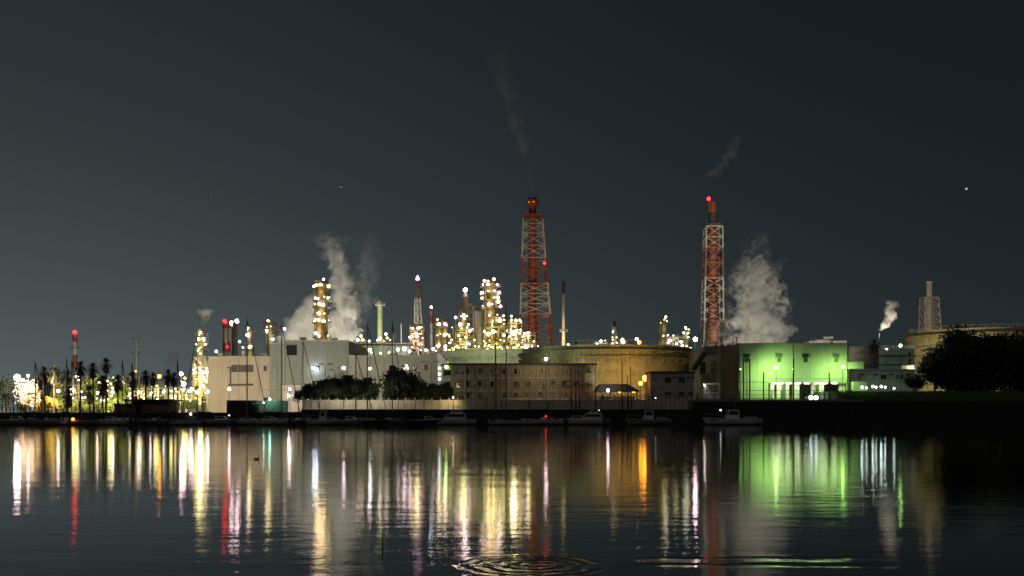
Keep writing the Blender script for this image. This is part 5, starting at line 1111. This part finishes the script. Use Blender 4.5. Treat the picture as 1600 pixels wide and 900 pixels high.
def sailboat(label, px, ytop, Y, rot, L_=8.5, hull=M_HW, jib=True, lean=0, group='sailing boats moored along the quay'):
    t = thing('sailing_boat', label, 'boat', 0, 0, 0, group); D = .85; B = 2.6
    hull_mesh(L_, B, D, .25, .2).build('hull', hull, t, True)
    MB().box(-L_ / 2 + .1, L_ * .36, -B / 2 * .74, B / 2 * .74, D + .05, D + .11).build('deck', M_HW, t)
    m = MB(); m.prism([(-L_ * .15, D + .11), (L_ * .2, D + .11), (L_ * .12, D + .5), (-L_ * .14, D + .55)], -B * .3, B * .3); c = m.build('cabin', M_HW, t)
    MB().box(-L_ * .1, L_ * .08, -B * .3 - .012, -B * .3 + .02, D + .24, D + .42).build('side_window', M_GLASS, c); MB().box(-L_ * .1, L_ * .08, B * .3 - .02, B * .3 + .012, D + .24, D + .42).build('side_window', M_GLASS, c)
    zt = Z(ytop, Y); mx = 0
    MB().tube((0, 0, D), (lean, 0, zt), .115, .075, 8).build('mast', M_MAST, t, True)
    MB().tube((lean, 0, zt - .02), (lean, 0, zt + .5), .02, .015, 5).build('masthead_aerial', M_MAST, t)
    zb = D + 1.35; MB().tube((-.15, 0, zb), (-L_ * .42, 0, zb + .1), .06, .05, 8).build('boom', M_MAST, t); 
    MB().path([(-.2, 0, zb + .22), (-L_ * .2, 0, zb + .2), (-L_ * .4, 0, zb + .2)], .17, 8).build('sail_cover', M_COV, t, True)
    m = MB(); sp_ = zb + (zt - zb) * .55; m.box(-.03, .03, -1.0, 1.0, sp_, sp_ + .05); m.build('spreader', M_MAST, t)
    m = MB()
    for s in (-1, 1): m.tube((0, s * B * .45, D), (0, s * 1.0, sp_), .012, .012, 4); m.tube((0, s * 1.0, sp_), (lean, 0, zt - .2), .012, .012, 4)
    m.tube((-L_ * .48, 0, D), (lean, 0, zt), .015, .015, 4); m.build('stays', M_MAST, t)
    if jib: MB().path([(L_ * .47, 0, D + .4), (lean + .1, 0, zt * .97)], .07, 6).build('furled_jib', M_COV, t, True)
    else: MB().tube((L_ * .47, 0, D + .2), (lean, 0, zt), .015, .015, 4).build('forestay', M_MAST, t)
    m = MB()
    for x_ in (-L_ * .45, -L_ * .2, L_ * .1, L_ * .3): m.tube((x_, -B * .4, D), (x_, -B * .4, D + .6), .02, .02, 4)
    m.tube((-L_ * .45, -B * .4, D + .6), (L_ * .3, -B * .4, D + .62), .015, .015, 4); m.build('guard_rail', M_STEEL, t)
    finish(t, px, Y, rot); return t
PI = math.pi
SB = [(55, 565, 205, 1.4, M_HW, 'leftmost sailing boat, mast beside the small lamp'), (104, 560, 207, 1.7, M_HG, 'sailing boat with a thin mast just left of the striped chimney'), (112, 563, 201, 1.5, M_HW, 'sailing boat whose thick mast crosses the foot of the striped chimney'), (191, 563, 205, 1.6, M_HW, 'sailing boat in front of the low brown lean to'), (206, 567, 201, 1.5, M_HG, 'sailing boat at the left end of the flat roofed shed'),
      (277, 563, 206, 1.6, M_HW, 'sailing boat with its dark mast left of the white lamp cluster'), (308, 522, 203, PI - .35, M_HW, 'sailing boat whose mast crosses the lit plant tower'), (386, 498, 200, .15, M_HW, 'white sailing boat with the thickest mast before the cream warehouse'), (440, 507, 205, .5, M_HW, 'sailing boat with a mast left of the black opening'), (473, 530, 203, .6, M_HG, 'sailing boat with a mast right of the black opening'), (556, 551, 205, .5, M_HW, 'sailing boat with a short mast left of the highest pink lamp'), (574, 505, 199, .25, M_HB, 'blue sailing boat with a long leaning furled jib'), (613, 503, 206, .9, M_HW, 'sailing boat whose mast tops the biggest round tree'), (774, 512, 207, 1.5, M_HW, 'sailing boat whose mast stands before the widest column'), (791, 478, 203, 1.6, M_HG, 'sailing boat with the tallest mast before the apartment block')]
for px, yt, Y, rot, hl, lb in SB: sailboat(lb, px, yt, Y, rot, hull=hl)
MBT = [(20, 200, 7, 2.4, M_HW, .2, 'cuddy', 'dim small cabin boat at the far left edge'), (72, 197, 6, 2.2, M_HG, PI, 'open', 'dim open boat right of the leftmost sailing boat'), (140, 198, 6.5, 2.3, M_HW, .15, 'cover', 'boat under a dark tarpaulin left of the low brown lean to'), (178, 196.5, 6, 2.2, M_HW, PI - .1, 'cuddy', 'small cabin boat in front of the low brown lean to'), (245, 197, 6, 2.2, M_HG, .1, 'open', 'open boat in front of the flat roofed shed'), (290, 197, 6.5, 2.3, M_HW, PI, 'cover', 'tarpaulin covered boat below the white lamp cluster'), (340, 198, 7, 2.4, M_HW, .05, 'cuddy', 'white cabin boat below the dark container'), (424, 198, 6.5, 2.4, M_HW, PI, 'cuddy', 'white cabin boat right of the thickest mast'), (452, 209, 7, 2.5, M_HG, PI * .5, 'cover', 'boat under a domed black cover below the pink warehouse lamp'), (480, 208.5, 7, 2.6, M_HG, PI * .45, 'cover', 'taller black covered boat at the left end of the parapet'), (505, 198, 7, 2.5, M_HW, PI - .1, 'fishing', 'white boat with a small wheelhouse below the unlit double lamp post'), (543, 197.5, 6.5, 2.4, M_HW, 0, 'cuddy', 'pale cabin boat left of the blue sailing boat'), (665, 198, 6.5, 2.4, M_HB, .05, 'cuddy', 'dark blue cabin boat left of the white cruiser'),
       (710, 198, 8.4, 2.9, M_HW, PI, 'cruiser', 'white cabin cruiser with flybridge before the apartment block'), (789, 197, 6.8, 2.4, M_HW, PI, 'cover', 'low white boat right of the cabin cruiser'), (846, 196.5, 8.3, 2.5, M_HW, PI, 'open', 'open white boat with a small red light'), (908, 198, 8.5, 2.6, M_HW, PI, 'cuddy', 'white cabin boat right of the boat with the red light'), (926, 209, 8, 2.8, M_HG, PI * .9, 'cruiser', 'dim grey cruiser behind, below the orange wall end'), (1012, 198, 9, 2.7, M_HG, PI, 'fishing', 'dim fishing boat below the big orange lamp'), (1143, 199, 11.5, 3.1, M_HW, PI, 'fishing', 'long white fishing boat below the dark flank wall')]
for px, Y, L_, B, hl, rot, stl, lb in MBT: motorboat(lb, px, Y, L_, B, hl, rot, stl)
def small_light(px, py, Y, kind, r, L, label):
    c = PT(px, py, Y); t = thing('boat_lantern', label, 'lantern', c.x, c.y, c.z - .15)
    ball('bulb', c, r, em(kind, L), t); boxp('lantern_base', c.x - .08, c.x + .08, Y - .08, Y + .08, c.z - .6, c.z - r * .8, M_DARK, t); boxp('lantern_cap', c.x - .09, c.x + .09, Y - .09, Y + .09, c.z + r * .95, c.z + r * 1.2, M_DARK, t)
small_light(114, 655, 196, 'orange', .32, 3, 'dull orange lantern on a boat below the striped chimney')
small_light(298, 647, 196, 'white', .2, 8, 'small white lantern on the boat below the lamp cluster')
small_light(853, 650.5, 195, 'red', .16, 6, 'red lantern on the open white boat'); small_light(936, 641, 195, 'white', .09, 3, 'tiny white lantern behind the orange wall end')
small_light(1126, 641, 197, 'cool', .12, 12, 'tiny white lantern on the long fishing boat'); small_light(358, 649, 197, 'white', .2, 1.2, 'pale lantern below the dark container')
# pontoon in front of the boats
t = thing('pontoon', 'low dark floating pontoon running along the moored boats', 'pontoon', X(560, 194), 194, 0)
for i in range(46):
    a = X(0, 194) - 20 + i * 4.2
    boxp('plank_section', a + .04, a + 4.16, 193.4 + .04 * (i % 2), 194.6, .02, .34 + .02 * (i % 3), M_QUAY, t)
# stick standing in the water, drifting bird
t = thing('stake', 'thin dark stake standing in the near water', 'stake', X(597, 15.5), 15.5, -.3)
MB().tube((X(597, 15.5), 15.5, -.3), (X(597.3, 15.5), 15.52, .17), .016, .011, 7).build('stick', M_DARK, t, True)
MB().tube((X(597.3, 15.5), 15.52, .165), (X(596.6, 15.5), 15.5, .21), .012, .006, 6).build('broken_tip', M_DARK, t, True)
def bird_swim(px, Y, label):
    x = X(px, Y); t = thing('duck', label, 'bird', x, Y, 0)
    m = MB(); prof = [(.02, -.24), (.1, -.16), (.13, 0), (.1, .14), (.03, .22)]
    n = 10; vs = []
    for r, xx in prof:
        for i in range(n): a = 2 * math.pi * i / n; vs.append((x + xx, Y + r * math.cos(a), .05 + r * .75 * math.sin(a)))
    fs = [(k * n + i, k * n + (i + 1) % n, (k + 1) * n + (i + 1) % n, (k + 1) * n + i) for k in range(4) for i in range(n)] + [tuple(range(n)), tuple(4 * n + i for i in range(n))]
    m.add(vs, fs); m.tube((x + .15, Y, .1), (x + .2, Y, .25), .045, .035, 8); m.lathe((x + .22, Y), [(.02, .22), (.05, .25), (.055, .28), (.03, .33)], 8); m.tube((x + .25, Y, .27), (x + .33, Y, .265), .02, .006, 5); m.tube((x - .2, Y, .08), (x - .32, Y, .14), .04, .01, 5)
    m.build('body', M_DARK, t, True); t.scale = (.5, .5, .5)
bird_swim(401, 46, 'dark duck drifting on the water')
# gulls in the night sky
def gull(px, py, Y, span, label, rot):
    c = PT(px, py, Y); t = thing('gull', label, 'bird', c.x, c.y, c.z, 'gulls in the night sky')
    m = MB(); m.tube((c.x, Y - .25, c.z), (c.x, Y + .05, c.z), .03, .1, 8); m.tube((c.x, Y + .05, c.z), (c.x, Y + .4, c.z + .02), .1, .02, 8); b_ = m.build('body', M_WHITE, t, True)
    for s in (-1, 1):
        m = MB(); h = span / 2
        m.add([(c.x, Y - .12, c.z + .03), (c.x, Y + .12, c.z + .03), (c.x + s * h * .5, Y + .1, c.z + h * rot * .5), (c.x + s * h * .5, Y - .14, c.z + h * rot * .5), (c.x + s * h, Y + .12, c.z + h * rot * .35)], [(0, 1, 2, 3), (3, 2, 4)])
        m.add([(c.x, Y - .12, c.z + .045), (c.x, Y + .12, c.z + .045), (c.x + s * h * .5, Y + .1, c.z + h * rot * .5 + .015), (c.x + s * h * .5, Y - .14, c.z + h * rot * .5 + .015)], [(0, 1, 2, 3)])
        m.build('wing', M_WHITE, t)
gull(533, 293, 480, 2.6, 'white gull flying above the tall lamp column', 1.2); gull(328, 310, 302, 1.9, 'smaller gull high above the palms', 1.4)
c = PT(1510, 295, 6000); o = thing('star', 'single bluish star in the right part of the sky', 'star', c.x, c.y, c.z)
o2 = ball('disc', c, S(1.5, 6000), em('blue', .8), o)

# ------------------------------------------------------------------ overhead wire of the works road
t = thing('overhead_cable', 'sagging overhead cable crossing before the warehouse wall', 'cable', X(560, 234), 234, 2.4)
pts = [PT(395, 579, 234), PT(450, 577.5, 234), PT(508, 569, 234)]
for k in range(8): 
    f_ = k / 8; g_ = (k + 1) / 8
    def cb(f): return PT(409 + 99 * f, 608 - 2 * f - 8 * f * f + 3 * math.sin(math.pi * f), 234)
    beam('cable_segment', cb(f_), cb(g_), .06, M_DARK, t)

# ------------------------------------------------------------------ steam and smoke: real volumes in closed meshes
def plume(label, pts, Y, dens, seed, thr=.30, scale=.12, warp=.35, depth=1.0, name='steam_plume', col=(.95, .94, .90), fade=.25, sharp=1.1, rag=4.2):
    """pts: (px, py, radius px) from the mouth upward"""
    P3 = [(PT(px, py, Y), S(r, Y)) for px, py, r in pts]
    base = P3[0][0]; z0 = base.z; zt = P3[-1][0].z; H_ = zt - z0
    zlo, zhi = z0, zt
    def at(f):
        z = zlo + (zhi - zlo) * f
        for (p, r), (q_, r2) in zip(P3, P3[1:]):
            if z <= q_.z + 1e-6:
                k = (z - p.z) / (q_.z - p.z); k = max(0, min(1, k)); return p.x + (q_.x - p.x) * k, r + (r2 - r) * k
        return P3[-1][0].x, P3[-1][1]
    m = MB(); ns = 14; n = 16; prof = []
    for i in range(ns + 1):
        f = i / ns; cx, r = at(f); r *= 1.5; z = zlo + (zhi - zlo) * f
        for k in range(n):
            a = 2 * math.pi * k / n; m.v.append((cx + r * math.cos(a), Y + r * depth * math.sin(a), z))
    for i in range(ns):
        for k in range(n): m.f.append((i * n + k, i * n + (k + 1) % n, (i + 1) * n + (k + 1) % n, (i + 1) * n + k))
    m.f += [tuple(range(n))[::-1], tuple(ns * n + k for k in range(n))]
    mt = bpy.data.materials.new('vapour'); mt.use_nodes = True; t = mt.node_tree; nd = t.nodes; l = t.links
    nd.remove(nd['Principled BSDF']); out = nd['Material Output']
    pv = nd.new('ShaderNodeVolumePrincipled'); pv.inputs['Color'].default_value = col + (1,); pv.inputs['Anisotropy'].default_value = 0
    l.new(pv.outputs[0], out.inputs['Volume'])
    def M(op, a, b=None, clamp=False):
        k = nd.new('ShaderNodeMath'); k.operation = op; k.use_clamp = clamp
        for i, v in enumerate((a, b)):
            if v is None: continue
            if isinstance(v, (int, float)): k.inputs[i].default_value = v
            else: l.new(v, k.inputs[i])
        return k.outputs[0]
    g = nd.new('ShaderNodeNewGeometry')
    nw = nd.new('ShaderNodeTexNoise'); nw.noise_dimensions = '4D'; nw.inputs['W'].default_value = seed; nw.inputs['Scale'].default_value = scale * .8; nw.inputs['Detail'].default_value = 3; l.new(g.outputs['Position'], nw.inputs['Vector'])
    rmax = max(r for _, r in P3)
    vs_ = nd.new('ShaderNodeVectorMath'); vs_.operation = 'SUBTRACT'; l.new(nw.outputs['Color'], vs_.inputs[0]); vs_.inputs[1].default_value = (.5, .5, .5)
    vm = nd.new('ShaderNodeVectorMath'); vm.operation = 'MULTIPLY_ADD'; l.new(vs_.outputs[0], vm.inputs[0]); vm.inputs[1].default_value = (rmax * warp * 4,) * 3; l.new(g.outputs['Position'], vm.inputs[2])
    s = nd.new('ShaderNodeSeparateXYZ'); l.new(vm.outputs[0], s.inputs[0])
    sraw = nd.new('ShaderNodeSeparateXYZ'); l.new(g.outputs['Position'], sraw.inputs[0])
    f = M('DIVIDE', M('SUBTRACT', s.outputs[2], zlo), zhi - zlo, True); fraw = M('DIVIDE', M('SUBTRACT', sraw.outputs[2], zlo), zhi - zlo, True)
    xs = [at(i / 8)[0] for i in range(9)]; rs = [at(i / 8)[1] for i in range(9)]; xmin, xmax = min(xs) - .01, max(xs) + .01
    def curve(vals, inp):
        c = nd.new('ShaderNodeFloatCurve'); cu = c.mapping.curves[0]
        for i, v in enumerate(vals):
            if i == 0: cu.points[0].location = (0, v)
            elif i == len(vals) - 1: cu.points[1].location = (1, v)
        for i, v in enumerate(vals[1:-1]): cu.points.new((i + 1) / (len(vals) - 1), v)
        c.mapping.update(); l.new(inp, c.inputs['Value']); return c.outputs[0]
    cx = M('ADD', M('MULTIPLY', curve([(x - xmin) / (xmax - xmin) for x in xs], f), xmax - xmin), xmin)
    rr = M('MULTIPLY', curve([r / rmax for r in rs], f), rmax)
    dx = M('SUBTRACT', s.outputs[0], cx); dy = M('DIVIDE', M('SUBTRACT', s.outputs[1], Y), depth)
    rho = M('DIVIDE', M('SQRT', M('ADD', M('MULTIPLY', dx, dx), M('MULTIPLY', dy, dy))), rr)
    fall = M('SUBTRACT', 1.0, M('POWER', rho, 2.0))
    nz = nd.new('ShaderNodeTexNoise'); nz.noise_dimensions = '4D'; nz.inputs['W'].default_value = seed + 5; nz.inputs['Scale'].default_value = scale; nz.inputs['Detail'].default_value = 5; nz.inputs['Roughness'].default_value = .56; l.new(vm.outputs[0], nz.inputs['Vector'])
    v = M('ADD', M('SUBTRACT', M('MULTIPLY', fall, 1.05), thr), M('MULTIPLY', M('SUBTRACT', nz.outputs[0], .5), rag))
    v = M('MULTIPLY', M('MULTIPLY', v, sharp, True), dens)
    top = M('DIVIDE', M('SUBTRACT', 1.0, fraw), fade, True)
    v = M('MULTIPLY', v, top)
    l.new(v, pv.inputs['Density'])
    o = m.build(name, mt); tag(o, label, 'smoke' if name.startswith('smoke') else 'steam', 'vapour over the plant')
    return o
plume('left lobe of the big steam cloud beside the tall lamp column', [(474, 545, 44), (474, 520, 42), (478, 498, 32), (488, 474, 22), (496, 448, 12)], 520, .22, 3, .42, .16, .22, rag=3.4)
plume('tall right lobe of the big steam cloud rising to a ragged tip', [(530, 545, 40), (531, 515, 36), (536, 475, 32), (536, 445, 26), (530, 420, 22), (522, 395, 24), (516, 362, 30)], 520, .20, 7, .46, .19, .30, fade=.4, rag=4.2)
plume('thin faint wisp of steam right of the big cloud', [(560, 510, 12), (568, 470, 20), (572, 440, 24), (576, 400, 28), (574, 360, 26)], 530, .022, 12, .5, .22, .5, rag=4.5, fade=.5)
plume('broad white steam cloud behind the roof of the green hall', [(1180, 550, 64), (1182, 515, 62), (1184, 480, 56), (1180, 450, 50), (1176, 420, 40), (1178, 395, 26), (1188, 360, 14)], 560, .13, 21, .62, .17, .36, rag=5.2, fade=.4)
plume('small steam puff on top of the slim plant column', [(316, 516, 4), (317, 508, 6), (320, 498, 9), (320, 490, 14), (319, 482, 15)], 302, .8, 27, .45, .6, .30, rag=3.6)
plume('slanting white steam puff right of the single palm', [(1374, 517, 4), (1382, 511, 10), (1388, 502, 13), (1391, 492, 13), (1393, 480, 12), (1393, 468, 11)], 310, .6, 33, .5, .55, .30, rag=4.4)
plume('faint grey smoke trail drifting left above the tallest tower', [(832, 306, 4), (828, 270, 7), (818, 230, 10), (806, 190, 14), (792, 140, 20), (780, 90, 28), (770, 60, 30)], 600, .024, 40, .3, .09, .22, name='smoke_trail', fade=.6)
plume('faint steam wisp high in the sky above the shorter tower', [(1118, 275, 14), (1132, 255, 18), (1142, 235, 14), (1146, 210, 12)], 600, .03, 45, .62, .16, .6)
plume('dim steam drift behind the palms by the orange lamp', [(252, 585, 7), (262, 572, 13), (270, 560, 12), (274, 545, 8)], 340, .10, 50, .2, .2, .35)
plume('tiny steam curl above the warehouse roof', [(402, 556, 4), (405, 548, 8), (409, 540, 8), (408, 530, 6)], 420, .12, 55, .2, .2, .35)

# ------------------------------------------------------------------ unseen plant floodlights without fixtures, behind the front buildings and by the tanks (the photo shows their light on steam, tanks and towers)
def flood(name, px, py, Y, to, kind, watts, size=70, rad=.6):
    ld = bpy.data.lights.new(name, 'SPOT'); ld.energy = watts; ld.color = KIND[kind]; ld.spot_size = R(size); ld.spot_blend = .8; ld.shadow_soft_size = rad
    o = bpy.data.objects.new(name, ld); COL.objects.link(o); o.location = PT(px, py, Y); d_ = PT(*to) - Vector(o.location); o.rotation_euler = d_.to_track_quat('-Z', 'Y').to_euler()
flood('plant_floodlight', 790, 600, 520, (834, 450, 600), 'warm', 90000, 70)
flood('plant_floodlight', 870, 560, 500, (834, 420, 600), 'warm', 95000, 60)
flood('plant_floodlight', 1085, 580, 520, (1113, 470, 600), 'warm', 26000, 60)
flood('plant_floodlight', 1205, 610, 470, (1190, 465, 560), 'white', 850000, 80)
flood('plant_floodlight', 470, 600, 484, (500, 455, 524), 'white', 210000, 120)
flood('plant_floodlight', 575, 610, 480, (540, 455, 522), 'white', 290000, 130)
flood('tank_floodlight', 885, 560, 262.5, (925, 560, 268), 'mercury', 700, 150)
flood('tank_floodlight', 842, 556, 268, (850, 552, 277), 'mercury', 620, 150)
flood('tank_floodlight', 960, 600, 247, (955, 560, 266), 'mercury', 3300, 155)
flood('tank_floodlight', 1035, 575, 250, (1015, 560, 268), 'mercury', 1300, 140)
flood('tank_floodlight', 735, 560, 300, (740, 555, 330), 'mercury', 10000, 140)
flood('tank_floodlight', 782, 560, 300, (760, 555, 330), 'mercury', 8000, 110)
flood('tank_floodlight', 1431, 612, 296, (1465, 545, 322), 'white', 36000, 120)
flood('plant_floodlight', 1385, 545, 300, (1390, 492, 310), 'white', 70000, 60)
flood('plant_floodlight', 330, 600, 292, (320, 480, 302), 'white', 60000, 45)
flood('plant_floodlight', 1462, 514, 330, (1452, 470, 380), 'white', 30000, 110)  # unseen spot added on the tank roof to brighten the cream chimney
flood('plant_floodlight', 1297, 560, 290, (1297, 531, 335), 'white', 26000, 90)
flood('plant_floodlight', 215, 600, 440, (214, 550, 480), 'cool', 26000, 80)
flood('plant_floodlight', 122, 600, 460, (117, 550, 500), 'white', 30000, 80)
flood('plant_floodlight', 880, 560, 470, (881, 500, 520), 'white', 40000, 80)
flood('plant_floodlight', 594, 560, 470, (594, 500, 520), 'yellow', 40000, 80)
flood('plant_floodlight', 653, 560, 480, (653, 480, 540), 'white', 40000, 80)
flood('plant_floodlight', 590, 552, 318, (595, 548, 340), 'cool', 5000, 150)
flood('plant_floodlight', 770, 620, 405, (770, 520, 430), 'yellow', 30000, 120)
flood('plant_floodlight', 1395, 575, 274, (1398, 560, 300), 'cool', 2600, 150)
